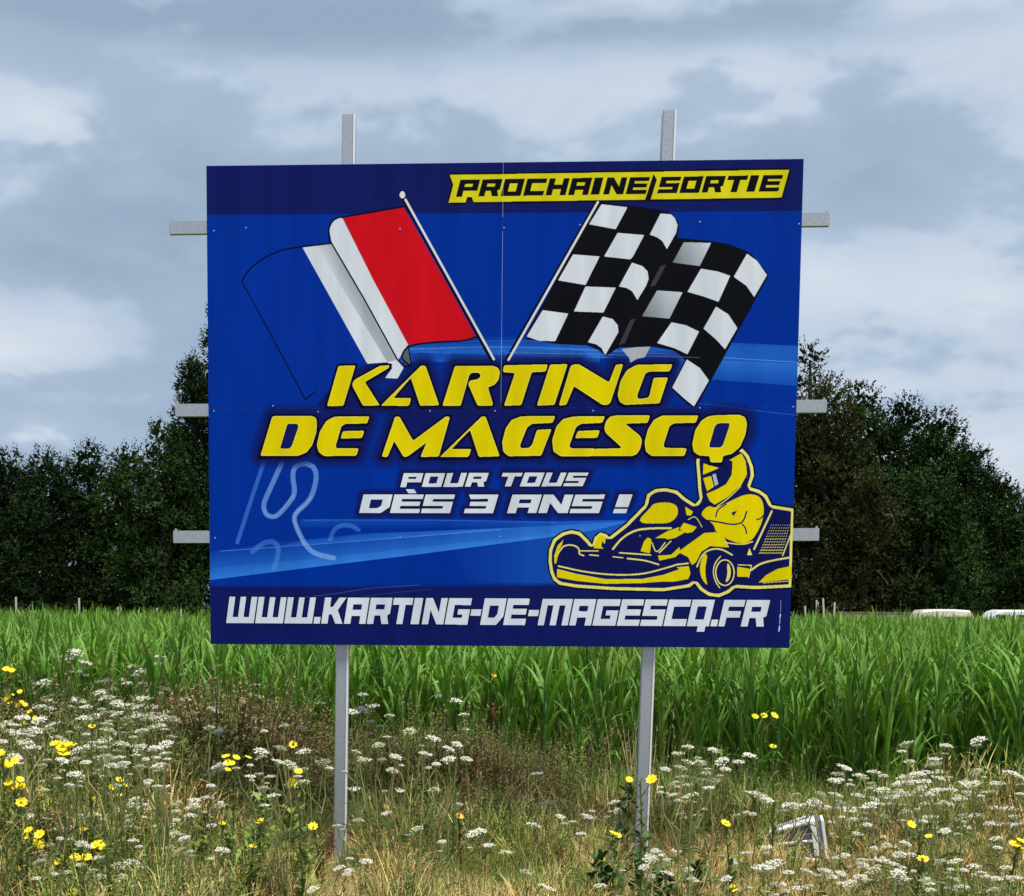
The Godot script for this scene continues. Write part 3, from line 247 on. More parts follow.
const UMBELS := [[-3.4,-13.9,1.33,70,"large white wild carrot, second from left, top row, high drift left of sign",0],[-3.3,-13.9,1.24,74,"large white wild carrot, third from left, top row, high drift left of sign",0],[-2.67,-13.9,1.31,73,"large white wild carrot, eighth from left, top row, high drift left of sign",0],[-2.85,-13.9,1.2,56,"white wild carrot, sixth from left, top row, high drift left of sign",0],[-2.78,-13.9,1.16,75,"large white wild carrot, seventh from left, top row, high drift left of sign",0],[-3.69,-13.9,1.05,75,"large white wild carrot, leftmost, top row, high drift left of sign",0],[-3.58,-13.9,0.96,67,"large white wild carrot, second from left, second row, high drift left of sign",0],[-3.13,-13.9,1.06,68,"large white wild carrot, fourth from left, top row, high drift left of sign",0],[-3.05,-13.9,0.98,56,"white wild carrot, fifth from left, top row, high drift left of sign",0],[-2.89,-12.65,1.02,56,"white wild carrot, fourth from left, second row, high drift left of sign",0],[-3.39,-13.9,0.88,74,"large white wild carrot, third from left, second row, high drift left of sign",0],[-3.67,-13.9,0.91,74,"large white wild carrot, leftmost, second row, high drift left of sign",0],[-3.52,-13.9,0.82,70,"large white wild carrot, second from left, third row, high drift left of sign",0],[-2.67,-11.21,1.01,45,"white wild carrot, third from left, third row, high drift left of sign",0],[-3.69,-13.9,0.84,60,"white wild carrot, leftmost, third row, high drift left of sign",0],[-2.69,-12.03,1.01,68,"large white wild carrot, fifth from left, second row, high drift left of sign",0],[-2.37,-10.95,1.04,49,"white wild carrot, fourth from left, third row, high drift left of sign",0],[-2.55,-12.06,0.95,59,"white wild carrot, fifth from left, third row, high drift left of sign",0],[-2.22,-10.94,1.03,47,"white wild carrot, sixth from left, third row, high drift left of sign",0],[-2.3,-11.57,1.04,60,"white wild carrot, seventh from left, third row, high drift left of sign",0],[-2.65,-13.9,0.96,75,"large white wild carrot, sixth from left, second row, high drift left of sign",0],[-2.56,-13.9,1.0,64,"large white wild carrot, rightmost, top row, high drift left of sign",0],[-2.64,-13.9,0.9,59,"white wild carrot, seventh from left, second row, high drift left of sign",0],[-2.36,-12.28,0.93,55,"white wild carrot, rightmost, third row, high drift left of sign",0],[-2.2,-12.98,0.95,52,"white wild carrot, rightmost, second row, high drift left of sign",0],[-2.36,-12.91,0.84,59,"white wild carrot, sixth from left, fourth row, high drift left of sign",0],[-2.03,-11.39,0.89,61,"white wild carrot, seventh from left, fifth row, high drift left of sign",0],[-2.0,-12.17,0.89,55,"white wild carrot, seventh from left, fourth row, high drift left of sign",0],[-2.22,-12.46,0.77,65,"large white wild carrot, rightmost, fifth row, high drift left of sign",0],[-3.11,-13.41,0.76,75,"large white wild carrot, second from left, fourth row, high drift left of sign",0],[-2.41,-10.06,1.0,53,"white wild carrot, fifth from left, fifth row, high drift left of sign",0],[-2.33,-10.75,0.99,43,"white wild carrot, third from left, fourth row, high drift left of sign",0],[-2.33,-11.49,0.92,53,"white wild carrot, fourth from left, fourth row, high drift left of sign",0],[-2.63,-13.47,0.76,54,"white wild carrot, fifth from left, fourth row, high drift left of sign",0],[-1.82,-9.59,1.04,41,"white wild carrot, sixth from left, fifth row, high drift left of sign",0],[-2.22,-9.9,0.98,43,"white wild carrot, fifth from left, bottom row, high drift left of sign",0],[-1.96,-8.8,1.03,49,"white wild carrot, sixth from left, bottom row, high drift left of sign",0],[-2.32,-10.26,0.86,47,"white wild carrot, fifth from left, top row, low drift left of sign",1],[-1.86,-9.31,0.98,45,"white wild carrot, seventh from left, bottom row, high drift left of sign",0],[-1.87,-9.71,0.97,40,"white wild carrot, rightmost, bottom row, high drift left of sign",0],[-2.79,-9.48,1.01,51,"white wild carrot, leftmost, bottom row, high drift left of sign",0],[-2.66,-9.25,1.03,37,"white wild carrot, leftmost, fifth row, high drift left of sign",0],[-3.05,-10.83,0.85,45,"white wild carrot, second from left, bottom row, high drift left of sign",0],[-2.78,-9.84,1.03,50,"white wild carrot, second from left, fifth row, high drift left of sign",0],[-2.9,-10.75,1.03,49,"white wild carrot, leftmost, fourth row, high drift left of sign",0],[-3.02,-11.57,0.84,57,"white wild carrot, fourth from left, fifth row, high drift left of sign",0],[-3.07,-11.58,0.8,52,"white wild carrot, fourth from left, bottom row, high drift left of sign",0],[-2.82,-10.91,0.79,45,"white wild carrot, third from left, top row, low drift left of sign",1],[-2.27,-8.08,1.05,42,"white wild carrot, leftmost, top row, low drift left of sign",1],[-2.51,-10.62,0.76,45,"white wild carrot, fourth from left, top row, low drift left of sign",1],[-1.97,-9.21,0.91,52,"white wild carrot, sixth from left, top row, low drift left of sign",1],[-1.98,-9.86,0.82,46,"white wild carrot, seventh from left, top row, low drift left of sign",1],[-1.52,-8.31,1.0,42,"white wild carrot, rightmost, top row, low drift left of sign",1],[-1.77,-9.28,0.88,44,"white wild carrot, eighth from left, top row, low drift left of sign",1],[-1.4,-7.62,1.02,31,"white wild carrot, ninth from left, top row, low drift left of sign",1],[-1.84,-8.55,0.9,34,"white wild carrot, eighth from left, bottom row, low drift left of sign",1],[-2.0,-9.05,0.79,49,"white wild carrot, sixth from left, bottom row, low drift left of sign",1],[-1.42,-7.6,0.95,40,"white wild carrot, ninth from left, bottom row, low drift left of sign",1],[-1.95,-7.95,0.99,40,"white wild carrot, fourth from left, bottom row, low drift left of sign",1],[-2.12,-8.59,0.88,36,"white wild carrot, third from left, bottom row, low drift left of sign",1],[-1.94,-7.6,0.98,32,"white wild carrot, second from left, bottom row, low drift left of sign",1],[-2.49,-8.63,0.89,39,"white wild carrot, leftmost, bottom row, low drift left of sign",1],[-1.71,-7.6,0.99,43,"white wild carrot, fifth from left, bottom row, low drift left of sign",1],[-2.53,-9.16,0.89,52,"white wild carrot, second from left, top row, low drift left of sign",1],[-2.78,-10.3,0.97,50,"white wild carrot, third from left, fifth row, high drift left of sign",0],[-3.03,-11.09,0.84,53,"white wild carrot, third from left, bottom row, high drift left of sign",0],[-1.68,-8.97,0.79,42,"white wild carrot, rightmost, bottom row, low drift left of sign",1],[-1.68,-7.6,0.95,35,"white wild carrot, seventh from left, bottom row, low drift left of sign",1],[-2.31,-10.07,0.64,52,"white wild carrot, third from left, top row, lower left corner",2],[-2.72,-10.44,0.55,46,"white wild carrot, leftmost, top row, lower left corner",2],[-2.57,-10.61,0.53,40,"white wild carrot, second from left, top row, lower left corner",2],[-1.59,-8.62,0.71,42,"white wild carrot, sixth from left, top row, lower left corner",2],[-1.96,-9.61,0.49,57,"white wild carrot, fifth from left, top row, lower left corner",2],[-1.97,-9.55,0.47,47,"white wild carrot, fourth from left, top row, lower left corner",2],[-2.49,-8.92,0.49,42,"white wild carrot, leftmost, second row, lower left corner",2],[-2.41,-9.02,0.47,38,"white wild carrot, second from left, second row, lower left corner",2],[-2.48,-9.6,0.41,39,"white wild carrot, third from left, second row, lower left corner",2],[-2.17,-9.05,0.47,44,"white wild carrot, fourth from left, second row, lower left corner",2],[-2.01,-8.67,0.54,36,"white wild carrot, fifth from left, second row, lower left corner",2],[-2.25,-8.84,0.44,58,"white wild carrot, second from left, third row, lower left corner",2],[-1.9,-9.12,0.43,33,"white wild carrot, fifth from left, third row, lower left corner",2],[-1.93,-9.14,0.46,37,"white wild carrot, sixth from left, second row, lower left corner",2],[-2.17,-7.79,0.5,34,"white wild carrot, leftmost, third row, lower left corner",2],[-2.07,-7.6,0.44,36,"white wild carrot, leftmost, bottom row, lower left corner",2],[-2.09,-8.26,0.45,35,"white wild carrot, third from left, third row, lower left corner",2],[-1.9,-7.83,0.5,38,"white wild carrot, fourth from left, third row, lower left corner",2],[-1.63,-7.88,0.51,33,"white wild carrot, sixth from left, third row, lower left corner",2],[-1.76,-7.6,0.46,38,"white wild carrot, second from left, bottom row, lower left corner",2],[-1.57,-7.6,0.44,39,"white wild carrot, sixth from left, bottom row, lower left corner",2],[-1.75,-7.6,0.36,34,"white wild carrot, third from left, bottom row, lower left corner",2],[-1.63,-7.6,0.36,30,"white wild carrot, fifth from left, bottom row, lower left corner",2],[-1.66,-7.63,0.41,39,"white wild carrot, fourth from left, bottom row, lower left corner",2],[-1.51,-9.07,0.47,43,"white wild carrot, seventh from left, second row, lower left corner",2],[-1.79,-10.9,0.33,52,"white wild carrot, eighth from left, top row, lower left corner",2],[-1.6,-9.74,0.44,48,"white wild carrot, rightmost, second row, lower left corner",2],[-1.66,-9.14,0.39,43,"white wild carrot, seventh from left, third row, lower left corner",2],[-1.38,-8.09,0.49,38,"white wild carrot, rightmost, third row, lower left corner",2],[-1.5,-8.39,0.47,39,"white wild carrot, eighth from left, third row, lower left corner",2],[-1.6,-8.81,0.32,32,"white wild carrot, seventh from left, bottom row, lower left corner",2],[-1.37,-7.9,0.46,34,"white wild carrot, rightmost, bottom row, lower left corner",2],[-1.68,-13.9,1.04,61,"white wild carrot, fourth from left, top row, left of left post, against the crop",3],[-2.03,-13.9,0.94,70,"large white wild carrot, second from left, top row, left of left post, against the crop",3],[-1.65,-13.9,0.93,67,"large white wild carrot, fifth from left, top row, left of left post, against the crop",3],[-1.73,-13.9,0.82,57,"white wild carrot, third from left, top row, left of left post, against the crop",3],[-1.57,-12.69,0.8,57,"white wild carrot, fourth from left, middle row, left of left post, against the crop",3],[-1.78,-12.81,0.76,55,"white wild carrot, third from left, middle row, left of left post, against the crop",3],[-2.06,-12.58,0.86,60,"white wild carrot, rightmost, fourth row, high drift left of sign",0],[-1.8,-11.97,0.93,60,"white wild carrot, leftmost, top row, left of left post, against the crop",3],[-1.41,-9.24,1.02,41,"white wild carrot, leftmost, middle row, left of left post, against the crop",3],[-1.56,-10.65,0.87,42,"white wild carrot, second from left, middle row, left of left post, against the crop",3],[-0.98,-11.0,0.87,49,"white wild carrot, rightmost, middle row, left of left post, against the crop",3],[-0.97,-9.61,1.0,40,"white wild carrot, sixth from left, middle row, left of left post, against the crop",3],[-1.07,-13.9,0.87,64,"large white wild carrot, sixth from left, top row, left of left post, against the crop",3],[-0.93,-13.9,0.83,70,"large white wild carrot, rightmost, top row, left of left post, against the crop",3],[-0.66,-13.9,0.95,68,"large white wild carrot, second from left, top row, right of left post, before crop",5],[-0.5,-10.54,1.04,53,"white wild carrot, third from left, top row, right of left post, before crop",5],[-0.69,-12.64,0.88,68,"large white wild carrot, leftmost, top row, right of left post, before crop",5],[-1.0,-8.53,0.94,46,"white wild carrot, second from left, bottom row, left of left post, against the crop",3],[-1.12,-9.57,0.79,44,"white wild carrot, third from left, bottom row, left of left post, against the crop",3],[-0.93,-8.96,0.92,45,"white wild carrot, fifth from left, middle row, left of left post, against the crop",3],[-0.8,-7.6,0.98,43,"white wild carrot, fourth from left, bottom row, left of left post, against the crop",3],[-0.81,-9.28,0.86,47,"white wild carrot, sixth from left, bottom row, left of left post, against the crop",3],[-0.72,-9.71,0.75,54,"white wild carrot, rightmost, bottom row, left of left post, against the crop",3],[-0.45,-8.73,0.92,36,"white wild carrot, leftmost, bottom row, right of left post, before crop",5],[-0.43,-9.46,0.79,48,"white wild carrot, second from left, bottom row, right of left post, before crop",5],[-0.47,-11.74,1.02,60,"white wild carrot, fourth from left, top row, right of left post, before crop",5],[-0.34,-9.54,0.88,44,"white wild carrot, third from left, bottom row, right of left post, before crop",5],[-0.22,-9.19,0.84,40,"white wild carrot, fifth from left, bottom row, right of left post, before crop",5],[-1.24,-8.46,0.86,48,"white wild carrot, leftmost, bottom row, left of left post, against the crop",3],[-0.75,-7.6,0.97,43,"white wild carrot, fifth from left, bottom row, left of left post, against the crop",3],[-1.62,-11.06,0.53,75,"large white wild carrot, leftmost, low beside the left post",4],[-1.68,-10.25,0.41,53,"white wild carrot, seventh from left, top row, lower left corner",2],[-1.44,-9.33,0.55,40,"white wild carrot, rightmost, top row, lower left corner",2],[-1.63,-9.89,0.41,52,"white wild carrot, eighth from left, second row, lower left corner",2],[-1.28,-10.25,0.59,42,"white wild carrot, third from left, low beside the left post",4],[-1.09,-9.83,0.64,38,"white wild carrot, fifth from left, low beside the left post",4],[-1.15,-9.56,0.54,42,"white wild carrot, fourth from left, low beside the left post",4],[-0.91,-8.35,0.7,41,"white wild carrot, sixth from left, low beside the left post",4],[-1.17,-8.07,0.42,44,"white wild carrot, second from left, low beside the left post",4],[-0.42,-8.51,0.53,35,"white wild carrot, leftmost, middle row, dry grass between the posts",6],[-0.36,-8.17,0.35,40,"white wild carrot, leftmost, bottom row, dry grass between the posts",6],[-0.31,-11.47,0.5,47,"white wild carrot, second from left, top row, dry grass between the posts",6],[-0.9,-10.26,0.54,54,"white wild carrot, eighth from left, low beside the left post",4],[-0.29,-9.68,0.41,45,"white wild carrot, second from left, middle row, dry grass between the posts",6],[-0.5,-9.39,0.63,44,"white wild carrot, leftmost, top row, dry grass between the posts",6],[-0.62,-7.6,0.3,37,"white wild carrot, ninth from left, low beside the left post",4],[-0.5,-7.89,0.36,38,"white wild carrot, rightmost, low beside the left post",4],[-0.82,-8.99,0.37,40,"white wild carrot, seventh from left, low beside the left post",4],[0.1,-13.9,1.07,62,"large white wild carrot, seventh from left, top row, right of left post, before crop",5],[0.11,-13.9,0.94,66,"large white wild carrot, eighth from left, top row, right of left post, before crop",5],[0.23,-13.38,0.93,70,"large white wild carrot, ninth from left, top row, right of left post, before crop",5],[0.3,-12.94,0.83,52,"white wild carrot, rightmost, top row, right of left post, before crop",5],[-0.13,-8.99,1.02,43,"white wild carrot, fifth from left, top row, right of left post, before crop",5],[0.02,-9.67,0.91,53,"white wild carrot, sixth from left, top row, right of left post, before crop",5],[0.16,-8.63,0.98,35,"white wild carrot, ninth from left, bottom row, right of left post, before crop",5],[0.11,-8.9,0.92,42,"white wild carrot, seventh from left, bottom row, right of left post, before crop",5],[-0.03,-8.43,0.94,44,"white wild carrot, sixth from left, bottom row, right of left post, before crop",5],[-0.25,-9.47,0.72,42,"white wild carrot, third from left, top row, dry grass between the posts",6],[-0.22,-8.95,0.87,42,"white wild carrot, fourth from left, bottom row, right of left post, before crop",5],[0.12,-9.35,0.81,51,"white wild carrot, eighth from left, bottom row, right of left post, before crop",5],[0.19,-7.6,1.0,34,"white wild carrot, rightmost, bottom row, right of left post, before crop",5],[-0.18,-8.74,0.7,33,"white wild carrot, fourth from left, top row, dry grass between the posts",6],[0.03,-9.57,0.58,45,"white wild carrot, fifth from left, top row, dry grass between the posts",6],[0.19,-9.55,0.49,39,"white wild carrot, sixth from left, top row, dry grass between the posts",6],[0.86,-10.68,0.32,75,"large white wild carrot, eighth from left, top row, dry grass between the posts",6],[0.65,-9.05,0.43,48,"white wild carrot, fifth from left, middle row, dry grass between the posts",6],[0.29,-9.08,0.37,68,"large white wild carrot, fourth from left, middle row, dry grass between the posts",6],[0.85,-9.38,0.44,36,"white wild carrot, sixth from left, middle row, dry grass between the posts",6],[1.13,-10.33,0.3,51,"white wild carrot, eighth from left, middle row, dry grass between the posts",6],[0.87,-8.27,0.5,33,"white wild carrot, seventh from left, middle row, dry grass between the posts",6],[-0.08,-8.67,0.46,42,"white wild carrot, third from left, middle row, dry grass between the posts",6],[0.07,-8.08,0.48,30,"white wild carrot, second from left, bottom row, dry grass between the posts",6],[0.51,-7.6,0.39,40,"white wild carrot, fifth from left, bottom row, dry grass between the posts",6],[0.37,-9.1,0.29,43,"white wild carrot, third from left, bottom row, dry grass between the posts",6],[0.46,-8.57,0.34,43,"white wild carrot, fourth from left, bottom row, dry grass between the posts",6],[0.64,-7.6,0.31,35,"white wild carrot, sixth from left, bottom row, dry grass between the posts",6],[0.84,-11.37,0.49,54,"white wild carrot, seventh from left, top row, dry grass between the posts",6],[1.43,-8.01,1.03,36,"white wild carrot, fourth from left, top row, right of right post, below crop",7],[1.73,-8.83,0.93,37,"white wild carrot, seventh from left, top row, right of right post, below crop",7],[1.71,-9.95,0.8,47,"white wild carrot, second from left, top row, right of right post, below crop",7],[1.74,-9.73,0.76,49,"white wild carrot, fifth from left, top row, right of right post, below crop",7],[1.66,-8.87,0.86,37,"white wild carrot, sixth from left, top row, right of right post, below crop",7],[1.51,-9.25,0.77,35,"white wild carrot, leftmost, top row, right of right post, below crop",7],[1.32,-7.6,0.96,38,"white wild carrot, third from left, top row, right of right post, below crop",7],[1.92,-9.48,0.79,52,"white wild carrot, rightmost, top row, right of right post, below crop",7],[2.1,-10.96,0.54,47,"white wild carrot, sixth from left, bottom row, right of right post, below crop",7],[1.88,-9.98,0.6,46,"white wild carrot, fifth from left, bottom row, right of right post, below crop",7],[2.05,-10.36,0.56,53,"white wild carrot, rightmost, bottom row, right of right post, below crop",7],[1.74,-9.78,0.66,36,"white wild carrot, second from left, bottom row, right of right post, below crop",7],[1.7,-9.5,0.64,37,"white wild carrot, third from left, bottom row, right of right post, below crop",7],[1.68,-8.69,0.72,39,"white wild carrot, seventh from left, bottom row, right of right post, below crop",7],[1.53,-9.12,0.64,41,"white wild carrot, leftmost, bottom row, right of right post, below crop",7],[1.67,-9.11,0.62,37,"white wild carrot, fourth from left, bottom row, right of right post, below crop",7],[1.77,-9.79,0.48,40,"white wild carrot, third from left, top row, at the foot of right post",8],[1.91,-10.29,0.32,46,"white wild carrot, fourth from left, top row, at the foot of right post",8],[1.79,-10.59,0.38,43,"white wild carrot, leftmost, top row, at the foot of right post",8],[2.17,-9.82,0.8,52,"white wild carrot, sixth from left, top row, at the foot of right post",8],[2.02,-8.92,0.65,72,"large white wild carrot, rightmost, top row, at the foot of right post",8],[2.08,-9.45,0.46,36,"white wild carrot, fifth from left, top row, at the foot of right post",8],[2.47,-10.67,0.31,40,"white wild carrot, leftmost, top row, dry grass around the crate",10],[2.64,-10.53,0.34,48,"white wild carrot, leftmost, bottom row, band along the crop, right side",9],[1.31,-9.87,0.41,50,"white wild carrot, rightmost, middle row, dry grass between the posts",6],[1.23,-9.6,0.5,40,"white wild carrot, rightmost, top row, dry grass between the posts",6],[1.36,-7.89,0.48,29,"white wild carrot, second from left, top row, at the foot of right post",8],[1.78,-8.47,0.32,32,"white wild carrot, sixth from left, bottom row, at the foot of right post",8],[1.82,-7.6,0.43,63,"large white wild carrot, leftmost, bottom row, dry grass around the crate",10],[1.48,-8.19,0.31,33,"white wild carrot, fourth from left, bottom row, at the foot of right post",8],[1.18,-7.66,0.46,40,"white wild carrot, leftmost, bottom row, at the foot of right post",8],[1.38,-8.67,0.32,43,"white wild carrot, second from left, bottom row, at the foot of right post",8],[1.18,-7.87,0.38,36,"white wild carrot, rightmost, bottom row, dry grass between the posts",6],[2.02,-8.59,0.37,35,"white wild carrot, second from left, top row, dry grass around the crate",10],[1.86,-8.41,0.37,39,"white wild carrot, rightmost, bottom row, at the foot of right post",8],[1.63,-7.86,0.32,33,"white wild carrot, fifth from left, bottom row, at the foot of right post",8],[1.85,-7.6,0.34,38,"white wild carrot, third from left, bottom row, dry grass around the crate",10],[1.26,-7.6,0.39,37,"white wild carrot, third from left, bottom row, at the foot of right post",8],[0.91,-7.6,0.32,38,"white wild carrot, seventh from left, bottom row, dry grass between the posts",6],[3.11,-9.43,0.92,47,"white wild carrot, second from left, top row, band along the crop, right side",9],[3.87,-10.19,0.87,54,"white wild carrot, rightmost, top row, band along the crop, right side",9],[3.94,-11.04,0.76,46,"white wild carrot, sixth from left, top row, band along the crop, right side",9],[3.52,-10.06,0.76,43,"white wild carrot, fourth from left, top row, band along the crop, right side",9],[2.94,-8.41,0.89,46,"white wild carrot, third from left, top row, band along the crop, right side",9],[4.19,-11.94,0.45,58,"white wild carrot, fifth from left, top row, band along the crop, right side",9],[3.26,-9.25,0.72,41,"white wild carrot, sixth from left, second row, band along the crop, right side",9],[2.41,-8.39,0.88,42,"white wild carrot, leftmost, top row, band along the crop, right side",9],[3.24,-11.45,0.48,50,"white wild carrot, leftmost, second row, band along the crop, right side",9],[3.34,-11.22,0.5,44,"white wild carrot, second from left, second row, band along the crop, right side",9],[3.35,-10.89,0.57,46,"white wild carrot, third from left, second row, band along the crop, right side",9],[3.62,-11.0,0.5,55,"white wild carrot, fourth from left, second row, band along the crop, right side",9],[3.7,-11.02,0.53,45,"white wild carrot, fifth from left, second row, band along the crop, right side",9],[3.42,-10.49,0.54,41,"white wild carrot, second from left, third row, band along the crop, right side",9],[4.08,-10.76,0.59,43,"white wild carrot, seventh from left, top row, band along the crop, right side",9],[3.36,-9.06,0.73,33,"white wild carrot, fifth from left, third row, band along the crop, right side",9],[3.49,-8.83,0.73,37,"white wild carrot, rightmost, third row, band along the crop, right side",9],[4.07,-10.1,0.65,48,"white wild carrot, seventh from left, second row, band along the crop, right side",9],[3.77,-9.19,0.73,40,"white wild carrot, rightmost, second row, band along the crop, right side",9],[2.42,-8.92,0.65,34,"white wild carrot, leftmost, fourth row, band along the crop, right side",9],[2.52,-8.95,0.65,37,"white wild carrot, second from left, fourth row, band along the crop, right side",9],[2.94,-10.99,0.32,53,"white wild carrot, leftmost, fifth row, band along the crop, right side",9],[3.02,-10.98,0.29,43,"white wild carrot, third from left, bottom row, band along the crop, right side",9],[3.18,-11.17,0.3,45,"white wild carrot, fourth from left, bottom row, band along the crop, right side",9],[2.68,-9.18,0.54,39,"white wild carrot, fifth from left, bottom row, band along the crop, right side",9],[2.88,-9.69,0.54,41,"white wild carrot, third from left, fourth row, band along the crop, right side",9],[3.14,-10.26,0.53,45,"white wild carrot, leftmost, third row, band along the crop, right side",9],[2.81,-8.95,0.67,43,"white wild carrot, fourth from left, fourth row, band along the crop, right side",9],[3.39,-11.0,0.34,43,"white wild carrot, second from left, fifth row, band along the crop, right side",9],[2.85,-9.32,0.53,44,"white wild carrot, sixth from left, bottom row, band along the crop, right side",9],[3.37,-10.62,0.4,50,"white wild carrot, third from left, fifth row, band along the crop, right side",9],[3.42,-10.41,0.45,54,"white wild carrot, fourth from left, fifth row, band along the crop, right side",9],[3.01,-8.87,0.68,33,"white wild carrot, third from left, third row, band along the crop, right side",9],[3.61,-10.41,0.46,45,"white wild carrot, fifth from left, fourth row, band along the crop, right side",9],[2.93,-8.32,0.75,38,"white wild carrot, sixth from left, fourth row, band along the crop, right side",9],[3.58,-9.91,0.56,44,"white wild carrot, fourth from left, third row, band along the crop, right side",9],[3.89,-10.43,0.47,40,"white wild carrot, rightmost, fourth row, band along the crop, right side",9],[3.72,-9.86,0.6,50,"white wild carrot, sixth from left, third row, band along the crop, right side",9],[4.42,-11.42,0.29,59,"white wild carrot, rightmost, fifth row, band along the crop, right side",9],[3.76,-10.19,0.47,41,"white wild carrot, sixth from left, fifth row, band along the crop, right side",9],[3.99,-11.31,0.3,48,"white wild carrot, fifth from left, fifth row, band along the crop, right side",9],[3.31,-9.99,0.39,40,"white wild carrot, leftmost, top row, lower right corner",11],[3.32,-10.46,0.29,43,"white wild carrot, eighth from left, top row, dry grass around the crate",10],[3.06,-8.75,0.54,32,"white wild carrot, third from left, top row, lower right corner",11],[3.24,-9.32,0.42,37,"white wild carrot, second from left, top row, lower right corner",11],[3.22,-8.99,0.42,38,"white wild carrot, fourth from left, top row, lower right corner",11],[3.82,-10.06,0.36,38,"white wild carrot, sixth from left, top row, lower right corner",11],[3.53,-9.56,0.43,36,"white wild carrot, fifth from left, top row, lower right corner",11],[3.57,-9.12,0.44,47,"white wild carrot, seventh from left, top row, lower right corner",11],[4.27,-10.59,0.34,53,"white wild carrot, rightmost, bottom row, band along the crop, right side",9],[3.9,-9.58,0.43,35,"white wild carrot, eighth from left, top row, lower right corner",11],[3.75,-9.17,0.43,41,"white wild carrot, rightmost, top row, lower right corner",11],[3.34,-8.45,0.45,36,"white wild carrot, eighth from left, middle row, lower right corner",11],[2.31,-9.17,0.53,66,"large white wild carrot, second from left, bottom row, band along the crop, right side",9],[2.01,-7.63,0.4,32,"white wild carrot, fifth from left, bottom row, dry grass around the crate",10],[2.2,-7.96,0.34,39,"white wild carrot, sixth from left, bottom row, dry grass around the crate",10],[2.25,-7.84,0.36,30,"white wild carrot, seventh from left, bottom row, dry grass around the crate",10],[1.84,-7.6,0.34,29,"white wild carrot, second from left, bottom row, dry grass around the crate",10],[1.97,-7.6,0.32,38,"white wild carrot, fourth from left, bottom row, dry grass around the crate",10],[2.53,-8.74,0.3,34,"white wild carrot, third from left, top row, dry grass around the crate",10],[2.86,-9.61,0.3,39,"white wild carrot, fifth from left, top row, dry grass around the crate",10],[2.71,-9.23,0.44,40,"white wild carrot, fourth from left, top row, dry grass around the crate",10],[2.55,-8.42,0.3,34,"white wild carrot, sixth from left, top row, dry grass around the crate",10],[2.93,-9.14,0.29,44,"white wild carrot, rightmost, top row, dry grass around the crate",10],[2.92,-8.81,0.36,35,"white wild carrot, fourth from left, middle row, lower right corner",11],[2.86,-8.73,0.31,37,"white wild carrot, second from left, middle row, lower right corner",11],[2.63,-8.34,0.36,36,"white wild carrot, seventh from left, top row, dry grass around the crate",10],[2.49,-7.6,0.4,37,"white wild carrot, third from left, middle row, lower right corner",11],[2.36,-7.6,0.41,39,"white wild carrot, rightmost, bottom row, dry grass around the crate",10],[2.52,-7.6,0.37,37,"white wild carrot, leftmost, bottom row, lower right corner",11],[2.71,-7.6,0.46,33,"white wild carrot, fifth from left, middle row, lower right corner",11],[2.79,-7.6,0.47,36,"white wild carrot, sixth from left, middle row, lower right corner",11],[2.89,-7.6,0.44,36,"white wild carrot, seventh from left, middle row, lower right corner",11],[3.06,-7.6,0.43,31,"white wild carrot, rightmost, middle row, lower right corner",11],[3.2,-7.9,0.32,34,"white wild carrot, eighth from left, bottom row, lower right corner",11],[3.24,-7.88,0.33,30,"white wild carrot, rightmost, bottom row, lower right corner",11],[2.78,-7.6,0.37,31,"white wild carrot, fourth from left, bottom row, lower right corner",11],[3.14,-8.07,0.3,33,"white wild carrot, sixth from left, bottom row, lower right corner",11],[2.82,-7.6,0.33,37,"white wild carrot, fifth from left, bottom row, lower right corner",11],[2.78,-8.04,0.29,30,"white wild carrot, second from left, bottom row, lower right corner",11],[2.66,-7.6,0.31,29,"white wild carrot, third from left, bottom row, lower right corner",11],[2.24,-7.6,0.34,38,"white wild carrot, eighth from left, bottom row, dry grass around the crate",10],[3.0,-7.6,0.31,35,"white wild carrot, seventh from left, bottom row, lower right corner",11],[2.58,-7.97,0.38,34,"white wild carrot, leftmost, middle row, lower right corner",11]]
const CARROT_GROUPS := ["upper drift of white flowers","lower drift of white flowers","white flowers in the lower left corner","white flowers left of the left post","white flowers low beside the left post","small white flowers right of the left post","white flowers between the posts","small white flowers right of the right post","white flowers by the foot of the right post","band of white flowers at the right","white flowers around the crate","white flowers in the lower right corner"]
